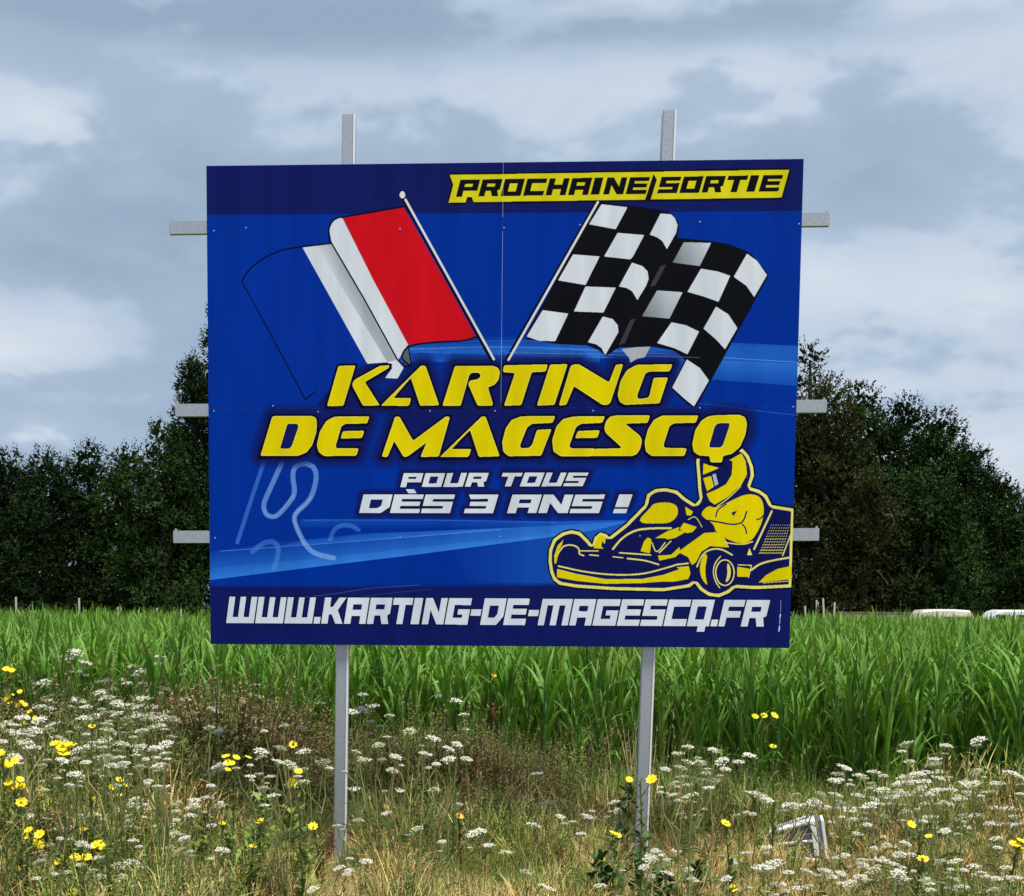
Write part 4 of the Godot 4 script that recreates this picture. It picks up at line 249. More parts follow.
const PRIMROSES := [[-3.92,-13.6,[[-4.007,0.906,-13.629],[-3.93,0.956,-13.595],[-3.85,0.986,-13.58],[-3.948,0.881,-13.586],[-3.884,0.851,-13.624]],0,"yellow primrose with a big five-flower cluster at the left edge before the crop"],[-3.38,-12.2,[[-3.425,0.958,-12.22],[-3.375,0.901,-12.187],[-3.397,0.866,-12.203],[-3.33,0.851,-12.174]],0,"yellow primrose with four flowers, right of the big cluster at the left edge"],[-3.96,-13.6,[[-3.933,1.18,-13.623],[-3.995,1.19,-13.611]],0,"pale yellow primrose against the crop at the far left edge, above the clusters"],[-1.94,-7.7,[[-1.977,1.029,-7.702],[-1.934,1.051,-7.704],[-1.908,1.046,-7.704],[-1.951,1.015,-7.684]],0,"yellow four-flowered primrose in the white drift left of the sign"],[-2.01,-8.57,[[-2.006,1.081,-8.565]],0,"single yellow primrose bloom inside the white drift left of the sign"],[-2.28,-7.7,[[-2.285,1.002,-7.694],[-2.289,0.961,-7.724]],0,"yellow primrose at the left edge just below the white drift"],[-2.22,-7.7,[[-2.259,0.85,-7.705],[-2.234,0.831,-7.727],[-2.185,0.871,-7.671],[-2.245,0.815,-7.728],[-2.182,0.83,-7.695]],0,"yellow primrose with a dense cluster at the left edge, lower of two"],[-2.85,-10.44,[[-2.882,0.437,-10.414],[-2.831,0.47,-10.443],[-2.835,0.424,-10.454]],0,"yellow three-flowered primrose right of the dense lower left cluster"],[-2.37,-10.4,[[-2.435,0.395,-10.42],[-2.357,0.42,-10.398],[-2.34,0.309,-10.41]],0,"yellow primrose with three flowers left of the dry straw, lower left"],[-2.17,-10.1,[[-2.194,0.536,-10.116],[-2.15,0.537,-10.11]],0,"yellow primrose with two orange-yellow flowers above the lower left straw"],[-2.16,-8.94,[[-2.153,0.417,-8.909]],0,"yellow primrose with one bloom below a broad white umbel, lower left"],[-2.15,-7.76,[[-2.104,0.564,-7.743],[-2.189,0.555,-7.757]],0,"yellow primrose with two dull blooms among white umbels, lower left"],[-2.28,-7.76,[[-2.264,0.447,-7.783],[-2.302,0.393,-7.741],[-2.287,0.357,-7.762]],0,"yellow primrose with three blooms in the bottom left corner"],[-2.09,-8.06,[[-2.098,0.356,-8.083]],0,"yellow primrose with one bloom, left of a pair, bottom left"],[-2.0,-8.08,[[-2.015,0.331,-8.063],[-1.972,0.379,-8.052]],0,"yellow primrose with two side by side blooms, bottom left"],[-1.96,-8.52,[[-1.944,0.373,-8.5],[-1.961,0.398,-8.528],[-1.969,0.348,-8.507]],0,"orange-yellow primrose with three small blooms beside white umbels, lower left"],[-1.93,-7.7,[[-1.925,0.257,-7.693]],0,"yellow primrose with one bloom cut by the bottom edge, lower left"],[-2.06,-7.7,[[-2.063,0.253,-7.707]],0,"yellow primrose with one bloom at the bottom edge, left of another"],[-3.27,-10.99,[[-3.27,0.353,-10.988],[-3.264,0.238,-10.984]],0,"yellow primrose with two blooms at the left edge below the dense cluster"],[-1.22,-9.06,[[-1.284,0.854,-9.066],[-1.222,0.848,-9.071],[-1.149,0.847,-9.088],[-1.216,0.778,-9.071]],0,"yellow primrose with four bright blooms under the sign, left of the left post"],[-0.88,-9.25,[[-0.88,0.915,-9.252]],0,"yellow primrose with one bloom on a rusty stem left of the left post"],[-0.72,-7.7,[[-0.707,0.918,-7.706],[-0.731,0.863,-7.671]],0,"yellow primrose with two blooms, the upper bright, left of the left post"],[-1.19,-8.24,[[-1.189,0.558,-8.214]],0,"yellow primrose on a leafy green stem above a large white umbel"],[-1.0,-8.53,[[-1.002,0.525,-8.52]],0,"yellow primrose with one small bloom on leafy green stems, middle left"],[-0.97,-7.86,[[-0.968,0.487,-7.846]],0,"yellow primrose with one pale bloom low on leafy green stems"],[-0.72,-8.88,[[-0.723,0.442,-8.879]],0,"yellow primrose with one bloom close beside the left post foot"],[0.59,-13.6,[[0.593,1.159,-13.599]],1,"tall withered primrose with an orange bloom under the middle of the sign"],[0.19,-9.48,[[0.192,0.417,-9.509]],1,"withered low primrose with an orange bloom in the dry grass between posts"],[1.2,-8.2,[[1.133,0.825,-8.208],[1.262,0.827,-8.195]],0,"yellow primrose with two blooms either side of the right post"],[2.42,-10.47,[[2.411,1.029,-10.457],[2.489,1.027,-10.481],[2.343,1.022,-10.444]],0,"yellow primrose with three blooms against the crop right of the right post"],[2.29,-9.63,[[2.284,0.884,-9.622]],0,"yellow primrose with a single bloom against the crop, below the three"],[1.15,-9.13,[[1.164,0.37,-9.119],[1.196,0.357,-9.124],[1.095,0.205,-9.107]],0,"yellow primrose with three blooms at the foot of the right post"],[1.69,-8.21,[[1.685,0.576,-8.199]],0,"yellow primrose with one dull bloom in dry grass right of the right post"],[1.63,-7.7,[[1.631,0.3,-7.686]],0,"yellow primrose with one bloom at the bottom edge, right of the right post"],[2.97,-8.69,[[2.918,0.5,-8.71],[3.023,0.43,-8.692]],0,"yellow primrose with two blooms right of the discarded crate"],[2.65,-7.7,[[2.656,0.458,-7.716]],0,"yellow primrose with one low bloom in the dry grass, lower right"],[3.28,-8.0,[[3.258,0.497,-7.997],[3.3,0.512,-8.006],[3.3,0.463,-8.03]],0,"large yellow primrose cluster at the right edge"]]
const DOCKS := [[2.29,-11.2,0.51,"rusty brown dock right of the right post"],[2.87,-13.2,0.65,"dark brown dock standing against the crop right of the right post"],[-1.08,-11.5,0.62,"rusty dock with dark seed heads left of the left post"],[0.51,-12.9,0.98,"tall dark dock beside the withered orange primrose"],[-0.69,-9.2,0.3,"broken reddish dock at the foot of the left post"],[-2.25,-13.0,0.78,"brown dock behind the white drift left of the sign"],[0.08,-12.6,0.69,"brown dock before the crop between the posts"],[4.45,-12.6,0.56,"brown dock at the crop edge on the right"]]
const BROADS := [[1.0,-8.4,0.39,"broad dark green weed at the bottom, left of the right post",0],[1.27,-8.7,0.43,"broad dark green weed hiding the foot of the right post",0],[1.36,-8.3,0.3,"broad dark green weed at the bottom, under the right post",0],[1.61,-8.6,0.28,"small dark green weed in dry grass right of the right post",0],[1.34,-9.75,0.68,"upright dark leafy weed climbing before the right post",0],[-1.23,-8.8,0.4,"bright leafy weed under the large white umbel, lower left",1],[-2.4,-8.4,0.31,"dark leafy weed in the bottom left corner",0],[2.21,-11.6,0.55,"green leafy weed right of the right post, before the crop",0],[-1.44,-9.2,0.47,"bright green leafy weed, leftmost of the clump left of the left post",1],[-1.1,-9.4,0.54,"tall bright green leafy weed in the clump left of the left post",1],[-0.88,-9.0,0.52,"bright green leafy weed, nearest the left post in its clump",1],[-1.1,-8.5,0.36,"low bright green leafy weed at the bottom, left of left post",1],[-0.77,-8.5,0.36,"low yellow-green leafy weed at the bottom before the left post",1],[-2.13,-8.6,0.37,"yellow-green leafy weed among the lower left flowers",1],[-2.91,-10.6,0.59,"leafy green weed under the yellow cluster at the left edge",1],[-2.31,-10.4,0.58,"leafy green weed below the white drift left of the sign",1]]
const TREES := [[-27.88,-86,10.49,3.6,0,"dark tree at the left edge of the tree line","trees beyond the field, left of the sign"],[-24.38,-84,10.31,3.4,0,"dark bushy tree nearest the left edge of the photo","trees beyond the field, left of the sign"],[-21.83,-83,10.38,2.7,0,"dark tree with a pointed top, second from the left edge","trees beyond the field, left of the sign"],[-19.87,-85,10.83,3.0,0,"dark tree with a flat bushy top left of the sign","trees beyond the field, left of the sign"],[-17.26,-83,10.58,2.8,2,"dark green tree just left of the tall conifer","trees beyond the field, left of the sign"],[-14.68,-81,11.68,2.6,2,"green tree standing before the tall conifer left of the sign","trees beyond the field, left of the sign"],[-11.09,-87,22.7,7.6,1,"tall dark conifer half hidden by the left edge of the sign","trees beyond the field, left of the sign"],[-13.64,-84,16.12,3.4,1,"dark conical tree leaning into the tall conifer left of the sign","trees beyond the field, left of the sign"],[-12.83,-76,2.87,1.3,5,"small rounded shrub at the field edge beside the sign","trees beyond the field, left of the sign"],[-6.09,-88,14.05,4.5,2,"broad tree behind the left half of the sign","trees hidden behind the sign"],[-0.12,-88,12.32,4.2,0,"dark tree behind the middle of the sign","trees hidden behind the sign"],[6.44,-88,12.94,4.4,2,"green tree behind the middle of the sign","trees hidden behind the sign"],[13.57,-88,14.15,4.6,0,"dark tree behind the right half of the sign","trees hidden behind the sign"],[19.45,-88,16.99,4.6,3,"tall olive tree behind the right edge of the sign","trees beyond the field, right of the sign"],[21.45,-84,16.7,2.5,4,"thin open-crowned tree rising above the olive trees right of the sign","trees beyond the field, right of the sign"],[21.72,-82,14.45,3.8,3,"olive brown tree directly right of the sign","trees beyond the field, right of the sign"],[25.0,-86,14.62,3.8,2,"dark round tree right of the olive brown one","trees beyond the field, right of the sign"],[23.44,-79,9.26,2.4,3,"lower brownish tree in front of the right tree line","trees beyond the field, right of the sign"],[27.42,-86,13.89,3.7,0,"dark tree in the middle of the right tree line","trees beyond the field, right of the sign"],[29.14,-85,12.91,3.6,2,"green tree on the falling line right of the middle","trees beyond the field, right of the sign"],[27.1,-80,9.48,3.0,2,"bright green tree in front of the right tree line","trees beyond the field, right of the sign"],[30.58,-84,11.0,3.2,0,"dark tree second from the right edge","trees beyond the field, right of the sign"],[32.1,-83,9.12,2.9,2,"green lower tree at the right edge of the photo","trees beyond the field, right of the sign"],[35.11,-84,8.09,3.2,0,"dark tree cut by the right edge of the photo","trees beyond the field, right of the sign"]]
const CAR1 := [25.94,-74.0]
const CAR2 := [29.14,-73.0]
const WALL := [20.85,24.87,-75.0]
const FENCE_AND_GAPS := [[-19.94,-70,2.17,0.0,"white fence post at the far left edge of the field","pale posts at the far left edge of the field"],[-16.91,-70,2.14,0.0,"white fence post nearer the sign, left part of the field","pale posts at the far left edge of the field"],[-15.26,-71,1.72,0.0,"short pale fence post right of the two white ones","pale posts at the far left edge of the field"],[-13.36,-71,1.68,0.0,"short pale fence post left of the round shrub","pale posts at the far left edge of the field"],[-12.19,-71,1.64,0.0,"short pale fence post in front of the round shrub","pale posts at the far left edge of the field"],[19.09,-74,1.96,-0.1,"pale leaning strip standing in for a sky gap, closest to the sign edge","pale strips for sky gaps under the olive trees"],[19.39,-74,2.16,0.25,"pale strip for a sky gap, leaning right, second from the sign edge","pale strips for sky gaps under the olive trees"],[19.69,-74,2.26,-0.12,"pale strip for a sky gap, the middle one by the sign","pale strips for sky gaps under the olive trees"],[20.09,-74,2.36,-0.2,"tallest pale strip for a sky gap right of the sign","pale strips for sky gaps under the olive trees"],[20.46,-74,2.16,0.03,"pale upright strip for a sky gap furthest from the sign","pale strips for sky gaps under the olive trees"]]
const CRATE := [2.757,0.135,-10.35]

class MB:
	# collects triangles; front faces run clockwise
	var v := PackedVector3Array()
	var n := PackedVector3Array()
	var c := PackedColorArray()
	var t := PackedVector2Array()
	var col := Color.WHITE
	var smooth := true
	func tri(a: Vector3, b: Vector3, d: Vector3) -> void:
		v.append(a); v.append(b); v.append(d)
		var m := (d - a).cross(b - a).normalized()
		n.append(m); n.append(m); n.append(m)
		c.append(col); c.append(col); c.append(col)
	func quad(a: Vector3, b: Vector3, d: Vector3, e: Vector3) -> void:
		tri(a, b, d); tri(a, d, e)
	func trin(a: Vector3, b: Vector3, d: Vector3, na: Vector3, nb: Vector3, nd: Vector3) -> void:
		if (d - a).cross(b - a).dot(na + nb + nd) < 0.0:
			v.append(a); v.append(d); v.append(b)
			n.append(na); n.append(nd); n.append(nb)
		else:
			v.append(a); v.append(b); v.append(d)
			n.append(na); n.append(nb); n.append(nd)
		c.append(col); c.append(col); c.append(col)
	func quadn(a: Vector3, b: Vector3, d: Vector3, e: Vector3, na: Vector3, nb: Vector3, nd: Vector3, ne: Vector3) -> void:
		trin(a, b, d, na, nb, nd); trin(a, d, e, na, nd, ne)
	func face(a: Vector3, b: Vector3, d: Vector3, e: Vector3, m: Vector3) -> void:
		quadn(a, b, d, e, m, m, m, m)
	func box(o: Vector3, s: Vector3) -> void:
		var h := s * 0.5
		for ax in 3:
			for sg in [-1.0, 1.0]:
				var m := Vector3.ZERO; m[ax] = sg
				var u := Vector3.ZERO; u[(ax + 1) % 3] = h[(ax + 1) % 3]
				var w := Vector3.ZERO; w[(ax + 2) % 3] = h[(ax + 2) % 3]
				var p := o + m * h[ax]
				face(p - u - w, p + u - w, p + u + w, p - u + w, m)
	func tube(pts: Array, radii: Array, sides := 6) -> void:
		var last: Array = []
		var lastn: Array = []
		for i in pts.size():
			var p: Vector3 = pts[i]
			var d: Vector3 = (pts[mini(i + 1, pts.size() - 1)] - pts[maxi(i - 1, 0)]).normalized()
			var u := d.cross(Vector3.FORWARD if absf(d.z) < 0.9 else Vector3.RIGHT).normalized()
			var w := d.cross(u)
			var ring: Array = []
			var rn: Array = []
			for k in sides:
				var a := TAU * k / sides
				var m := u * cos(a) + w * sin(a)
				ring.append(p + m * float(radii[i])); rn.append(m)
			if i > 0:
				for k in sides:
					var k2 := (k + 1) % sides
					quadn(last[k], last[k2], ring[k2], ring[k], lastn[k], lastn[k2], rn[k2], rn[k])
			last = ring; lastn = rn
		var e: Vector3 = pts[pts.size() - 1]
		var en: Vector3 = (e - pts[pts.size() - 2]).normalized()
		for k in sides:
			trin(last[k], last[(k + 1) % sides], e, en, en, en)
	func prism(poly: Array, a: Vector3, b: Vector3, ux: Vector3, uy: Vector3, bevel_smooth := false) -> void:
		# a closed profile swept from a to b, with caps
		var k := poly.size()
		var ax := (b - a).normalized()
		var mid := Vector2.ZERO
		for q in poly: mid += q
		mid /= k
		for i in k:
			var p: Vector2 = poly[i]
			var q: Vector2 = poly[(i + 1) % k]
			var e := (q - p).normalized()
			var o := Vector2(e.y, -e.x)
			var m := ux * o.x + uy * o.y
			face(a + ux * p.x + uy * p.y, a + ux * q.x + uy * q.y, b + ux * q.x + uy * q.y, b + ux * p.x + uy * p.y, m)
		var idx := Geometry2D.triangulate_polygon(PackedVector2Array(poly))
		for i in range(0, idx.size(), 3):
			var p: Array = []
			for j in 3: p.append(ux * poly[idx[i + j]].x + uy * poly[idx[i + j]].y)
			trin(a + p[0], a + p[1], a + p[2], -ax, -ax, -ax)
			trin(b + p[0], b + p[1], b + p[2], ax, ax, ax)
	func blade(o: Vector3, yaw: float, length: float, width: float, lean0: float, lean1: float, seg: int, fold: float, c0: Color, c1: Color) -> void:
		# a leaf blade that rises from o and bends over from angle lean0 to lean1 (from the vertical)
		var side := Vector3(cos(yaw), 0, sin(yaw))
		var out := Vector3(-sin(yaw), 0, cos(yaw))
		var p := o
		var pl := Vector3.ZERO; var pm := Vector3.ZERO; var pr := Vector3.ZERO
		for i in seg + 1:
			var f := float(i) / seg
			var a := lerpf(lean0, lean1, f * f)
			var d := out * sin(a) + Vector3.UP * cos(a)
			var up := -out * cos(a) + Vector3.UP * sin(a)
			if i > 0: p += d * (length / seg)
			var w := width * 0.5 * (1.0 - pow(f, 2.2)) * (0.55 + 0.45 * minf(1.0, f * 4.0)) if i < seg else 0.0
			var l := p - side * w + up * w * fold
			var r := p + side * w + up * w * fold
			if i > 0:
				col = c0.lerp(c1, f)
				if fold > 0.0:
					if i < seg:
						quad(pl, pm, p, l); quad(pm, pr, r, p)
					else:
						tri(pl, pm, p); tri(pm, pr, p)
				elif i < seg: quad(pl, pr, r, l)
				else: tri(pl, pr, p)
			pl = l; pm = p; pr = r
	func leaf(o: Vector3, d: Vector3, s: Vector3, length: float, width: float) -> void:
		# a pointed flat leaf, slightly creased
		var nn := d.cross(s).normalized()
		var m := o + d * length * 0.45
		var tip := o + d * length
		var l := m - s * width * 0.5 + nn * width * 0.12
		var r := m + s * width * 0.5 + nn * width * 0.12
		tri(o, l, tip); tri(o, tip, r)
	func mesh(normals := true) -> ArrayMesh:
		var arr := []
		arr.resize(Mesh.ARRAY_MAX)
		arr[Mesh.ARRAY_VERTEX] = v
		if normals: arr[Mesh.ARRAY_NORMAL] = n
		arr[Mesh.ARRAY_COLOR] = c
		if t.size() == v.size(): arr[Mesh.ARRAY_TEX_UV] = t
		var am := ArrayMesh.new()
		am.add_surface_from_arrays(Mesh.PRIMITIVE_TRIANGLES, arr)
		return am

var rng := RandomNumberGenerator.new()
var taken := {}
var M := {}

func numbered(called: String) -> String:
	var k: int = taken.get(called, 0)
	taken[called] = k + 1
	return called if k == 0 else "%s_%03d" % [called, k]

func tag(o: Node, label: String, category: String, group := "") -> Node:
	o.set_meta("label", label); o.set_meta("category", category)
	if group: o.set_meta("group", group)
	return o

func thing(called: String, at: Vector3, turn := 0.0) -> Node3D:
	var o := Node3D.new()
	o.name = numbered(called); add_child(o)
	o.position = at; o.rotation.y = turn
	return o

func part(called: String, m: Mesh, mat: Material, parent: Node) -> MeshInstance3D:
	var o := MeshInstance3D.new()
	o.name = called; o.mesh = m
	if mat: o.material_override = mat
	parent.add_child(o, true)
	return o

func structure(called: String, m: Mesh, mat: Material) -> MeshInstance3D:
	var o := part(called, m, mat, self)
	o.set_meta("kind", "structure")
	return o

func rf(a: float, b: float) -> float: return rng.randf_range(a, b)

func lin(r: float, g: float, b: float) -> Color: return Color(r, g, b).linear_to_srgb()

func noise_tex(size: int, freq: float, c0: Color, c1: Color, seed_value: int, octaves := 5, normal := false, mid := -1.0) -> NoiseTexture2D:
	var t := NoiseTexture2D.new()
	t.width = size; t.height = size; t.seamless = true
	var f := FastNoiseLite.new()
	f.noise_type = FastNoiseLite.TYPE_SIMPLEX_SMOOTH; f.frequency = freq; f.seed = seed_value
	f.fractal_type = FastNoiseLite.FRACTAL_FBM; f.fractal_octaves = octaves
	t.noise = f
	if normal:
		t.as_normal_map = true; t.bump_strength = 6.0
	else:
		var g := Gradient.new()
		g.set_color(0, c0); g.set_color(1, c1)
		if mid > 0.0: g.set_offset(0, mid - 0.2); g.set_offset(1, mid + 0.2)
		t.color_ramp = g
	return t

func mat(r: float, g: float, b: float, rough := 0.8, metal := 0.0) -> StandardMaterial3D:
	var m := StandardMaterial3D.new()
	m.albedo_color = lin(r, g, b); m.roughness = rough; m.metallic = metal
	return m

func leaf_mat(back: float, rough := 0.6) -> StandardMaterial3D:
	var m := StandardMaterial3D.new()
	m.vertex_color_use_as_albedo = true
	m.roughness = rough
	m.metallic_specular = 0.35
	m.cull_mode = BaseMaterial3D.CULL_DISABLED
	if back > 0.0:
		m.backlight_enabled = true; m.backlight = Color(back, back, back * 0.6)
	return m

# ------------------------------------------------------------------ sky
func sky_image() -> Image:
	var w := 3840
	var h := 1920
	var top := h / 2 + 4
	var a := FastNoiseLite.new()
	a.noise_type = FastNoiseLite.TYPE_SIMPLEX_SMOOTH; a.fractal_type = FastNoiseLite.FRACTAL_FBM
	a.fractal_octaves = 5; a.frequency = 0.30; a.seed = 11; a.fractal_gain = 0.52
	var b := FastNoiseLite.new()
	b.noise_type = FastNoiseLite.TYPE_SIMPLEX_SMOOTH; b.fractal_type = FastNoiseLite.FRACTAL_FBM
	b.fractal_octaves = 6; b.frequency = 4.2; b.seed = 4; b.fractal_gain = 0.60
	var warp := FastNoiseLite.new()
	warp.noise_type = FastNoiseLite.TYPE_SIMPLEX_SMOOTH; warp.frequency = 2.2; warp.seed = 8
	warp.fractal_type = FastNoiseLite.FRACTAL_FBM; warp.fractal_octaves = 3
	var data := PackedFloat32Array()
	data.resize(w * h * 3)
	var dark := Vector3(0.29, 0.385, 0.52)
	var mid := Vector3(0.43, 0.535, 0.675)
	var light := Vector3(0.74, 0.785, 0.85)
	var ca := PackedFloat32Array(); var sa := PackedFloat32Array()
	for x in w:
		var az := TAU * (x + 0.5) / w
		ca.append(cos(az)); sa.append(sin(az))
	for y in h:
		if y >= top:
			for x in w:
				var k := (y * w + x) * 3
				data[k] = 0.10; data[k + 1] = 0.12; data[k + 2] = 0.07
			continue
		var el := PI * (0.5 - (y + 0.5) / h)
		var ce := cos(el)
		var se := maxf(sin(el), 0.0)
		var s := ce / (se + 0.11)
		var eld := rad_to_deg(el)
		for x in w:
			var dx: float = sa[x]
			var dz: float = -ca[x]
			var q := a.get_noise_2d(dx * s * 1.5 + 3.0, dz * s * 1.5)
			var wx := warp.get_noise_3d(dx * ce, se * 2.0, dz * ce)
			var fine := b.get_noise_3d(dx * ce + wx * 0.04, se * 2.3 + wx * 0.04, dz * ce)
			var t := 0.43 + q * 0.28 + fine * 0.36
			var lump := 0.0
			# the broad masses of cloud that stand in this part of the sky
			var azd := 360.0 * (x + 0.5) / w
			if azd > 180.0: azd -= 360.0
			if absf(azd) < 60.0 and eld < 50.0:
				for m in MASSES:
					var u: float = (azd + wx * 5.0 - m[0]) / m[2]
					var v: float = (eld + fine * 2.0 - m[1]) / m[3]
					var r := u * u + v * v
					if r < 6.0: lump += m[4] * exp(-r)
			# heaped edges: brighter lobes with soft borders inside the masses
			var edge := smoothstep(-0.06, 0.11, fine * 0.8 + q * 0.35 + lump * 0.55 + wx * 0.10)
			t = clampf(t + lump * 0.62 + (edge - 0.45) * 0.24, 0.0, 1.0)
			var c: Vector3
			if t < 0.5: c = dark.lerp(mid, t * 2.0)
			else: c = mid.lerp(light, (t - 0.5) * 2.0)
			var k := (y * w + x) * 3
			data[k] = c.x; data[k + 1] = c.y; data[k + 2] = c.z
	return Image.create_from_data(w, h, false, Image.FORMAT_RGBF, data.to_byte_array())

# ------------------------------------------------------------------ the print of the sign
const TW := 2048
const TH := 1656
var img: Image

func pts_of(flat: Array) -> PackedVector2Array:
	var p := PackedVector2Array()
	for i in range(0, flat.size(), 2): p.append(Vector2(flat[i], flat[i + 1]) * (TW / 4000.0))
	return p

func chaikin(p: PackedVector2Array, closed: bool, times := 2) -> PackedVector2Array:
	for it in times:
		var q := PackedVector2Array()
		var k := p.size()
		if not closed: q.append(p[0])
		for i in (k if closed else k - 1):
			var a := p[i]
			var b := p[(i + 1) % k]
			q.append(a.lerp(b, 0.25)); q.append(a.lerp(b, 0.75))
		if not closed: q.append(p[k - 1])
		p = q
	return p

func soften(p: PackedVector2Array, d: float) -> PackedVector2Array:
	# corners cut at a fixed distance
	var q := PackedVector2Array()
	var k := p.size()
	for i in k:
		var a := p[(i + k - 1) % k]
		var b := p[i]
		var c := p[(i + 1) % k]
		q.append(b + (a - b).limit_length(minf(d, a.distance_to(b) * 0.4)))
		q.append(b + (c - b).limit_length(minf(d, c.distance_to(b) * 0.4)))
	return q

func spans(contours: Array, y: int) -> Array:
	var xs: Array = []
	var fy := y + 0.5
	for p in contours:
		var k: int = p.size()
		for i in k:
			var a: Vector2 = p[i]
			var b: Vector2 = p[(i + 1) % k]
			if (a.y <= fy) != (b.y <= fy):
				xs.append(a.x + (fy - a.y) / (b.y - a.y) * (b.x - a.x))
	xs.sort()
	return xs

func bounds(contours: Array) -> Vector2i:
	var lo := 1e9
	var hi := -1e9
	for p in contours:
		for q in p:
			lo = minf(lo, q.y); hi = maxf(hi, q.y)
	return Vector2i(maxi(0, int(lo)), mini(TH - 1, int(hi) + 1))

func fill(contours: Array, col: Color) -> void:
	var r := bounds(contours)
	for y in range(r.x, r.y + 1):
		var xs := spans(contours, y)
		for i in range(0, xs.size() - 1, 2):
			var x0 := clampi(roundi(xs[i]), 0, TW)
			var x1 := clampi(roundi(xs[i + 1]), 0, TW)
			if x1 > x0: img.fill_rect(Rect2i(x0, y, x1 - x0, 1), col)

func blend(contours: Array, col: Color, a0: float, a1: float, p0: Vector2, p1: Vector2) -> void:
	var r := bounds(contours)
	var d := p1 - p0
	var l2 := maxf(d.length_squared(), 0.001)
	for y in range(r.x, r.y + 1):
		var xs := spans(contours, y)
		for i in range(0, xs.size() - 1, 2):
			for x in range(clampi(roundi(xs[i]), 0, TW), clampi(roundi(xs[i + 1]), 0, TW)):
				var f := clampf((Vector2(x, y) - p0).dot(d) / l2, 0.0, 1.0)
				img.set_pixel(x, y, img.get_pixel(x, y).lerp(col, lerpf(a0, a1, f)))

func ribbon(p: PackedVector2Array, w: float) -> Array:
	return Array(Geometry2D.offset_polyline(p, w * 0.5, Geometry2D.JOIN_ROUND, Geometry2D.END_ROUND))

func grown(p: PackedVector2Array, d: float) -> Array:
	return Array(Geometry2D.offset_polygon(p, d, Geometry2D.JOIN_ROUND))

func glyph(ch: String) -> Array:
	var g: Array = GLYPHS[ch]
	return g

func print_image() -> ImageTexture:
	var K := {}
	for k in INKS: K[k] = Color8(INKS[k][0], INKS[k][1], INKS[k][2])
	img = Image.create_empty(TW, TH, false, Image.FORMAT_RGB8)
	img.fill(K.blue)
	for o in PRINT:
		match o[0]:
			"f":
				var cs: Array = []
				for k in o[3]: cs.append(chaikin(pts_of(k), true) if o[2] else soften(pts_of(k), 1.5))
				fill(cs, K[o[1]])
			"g":
				var e := pts_of(o[6])
				blend([pts_of(o[3])], K[o[1]], o[4], o[5], e[0], e[1])
			"s":
				var p := pts_of(o[4])
				if o[2] and p.size() > 2: p = chaikin(p, false)
				fill(ribbon(p, o[3] * TW / 4000.0), K[o[1]])
			"t":
				var p := pts_of(o[4])
				if o[2] and p.size() > 2: p = chaikin(p, false)
				blend(ribbon(p, o[3] * TW / 4000.0), K[o[1]], o[5], o[5], Vector2.ZERO, Vector2.ONE)
			"o":
				for r in grown(soften(pts_of(o[3]), 7.0), o[2] * 3.45): fill([r], K[o[1]])
			"h":
				var all: Array = []
				for g in o[1]: all.append(pts_of(g[0]))
				halo(all, [[13.0, 0.25], [10.5, 0.3], [8.0, 0.45], [6.0, 0.9]], K.navy)
			"l":
				for g in o[1]:
					var p := pts_of(g[0])
					for r in grown(p, 2.1 * 3.45): fill([r], K.line)
					for r in grown(p, 2.1 * 3.45):
						var q := PackedVector2Array()
						for z in r: q.append(z + Vector2(-2, 4))
						fill([q], K.line)
				for g in o[1]:
					var cs: Array = []
					for k in g: cs.append(soften(soften(pts_of(k), 3.4), 1.4))
					fill(cs, K.yellowedge)
					if cs.size() > 1:
						for r in grown(cs[1], -2.0): fill([r], K.navy)
					var inner: Array = grown(cs[0], -2.6)
					if cs.size() > 1: inner.append_array(grown(cs[1], 2.6))
					fill(inner, K.yellow)
			"x":
				draw_text(o[1], o[2], pts_of(o[3]), o[4], o[5], K)
	return ImageTexture.create_from_image(img)

func halo(polys: Array, steps: Array, col: Color) -> void:
	# the printed backing behind lettering: grown outlines joined into one shape
	for st in steps:
		var joined: Array = []
		for p in polys:
			for r in grown(p, st[0] * 3.45): joined.append(r)
		var changed := true
		while changed:
			changed = false
			for i in joined.size():
				for j in range(i + 1, joined.size()):
					var u := Geometry2D.merge_polygons(joined[i], joined[j])
					var outer: Array = []
					for q in u:
						if not Geometry2D.is_polygon_clockwise(q): outer.append(q)
					if outer.size() == 1:
						joined[i] = outer[0]; joined.remove_at(j); changed = true
						break
				if changed: break
		for r in joined: blend([r], col, st[1], st[1], Vector2.ZERO, Vector2.ONE)

func draw_text(kind: String, s: String, q: PackedVector2Array, widths: Array, gap: float, K: Dictionary) -> void:
	var total := -gap
	for w in widths: total += w + gap
	var groups: Array = []
	var x := 0.0
	for i in s.length():
		if s[i] != " ":
			var cs: Array = []
			for k in glyph(s[i]):
				var p := PackedVector2Array()
				for j in range(0, k.size(), 2):
					var u: float = (x + k[j] * widths[i]) / total
					var t := q[0].lerp(q[1], u)
					var b := q[3].lerp(q[2], u)
					p.append(t + (b - t) * k[j + 1])
				cs.append(p)
			groups.append(cs)
		x += widths[i] + gap
	if kind == "white" or kind == "url":
		if kind == "white":
			var all: Array = []
			for g in groups: all.append(g[0])
			halo(all, [[6.5, 0.3], [5.0, 0.4], [3.5, 0.8]], K.navy)
		for g in groups:
			for r in grown(g[0], 1.1 * 3.45): fill([r], K.line)
		for g in groups:
			fill(g, K.white if kind == "white" else K.urlwhite)
			if g.size() > 1 and Geometry2D.is_point_in_polygon(g[1][0], g[0]):
				for r in grown(g[1], -2.0): fill([r], K.navy)
	else:
		for g in groups: fill(g, K[kind])

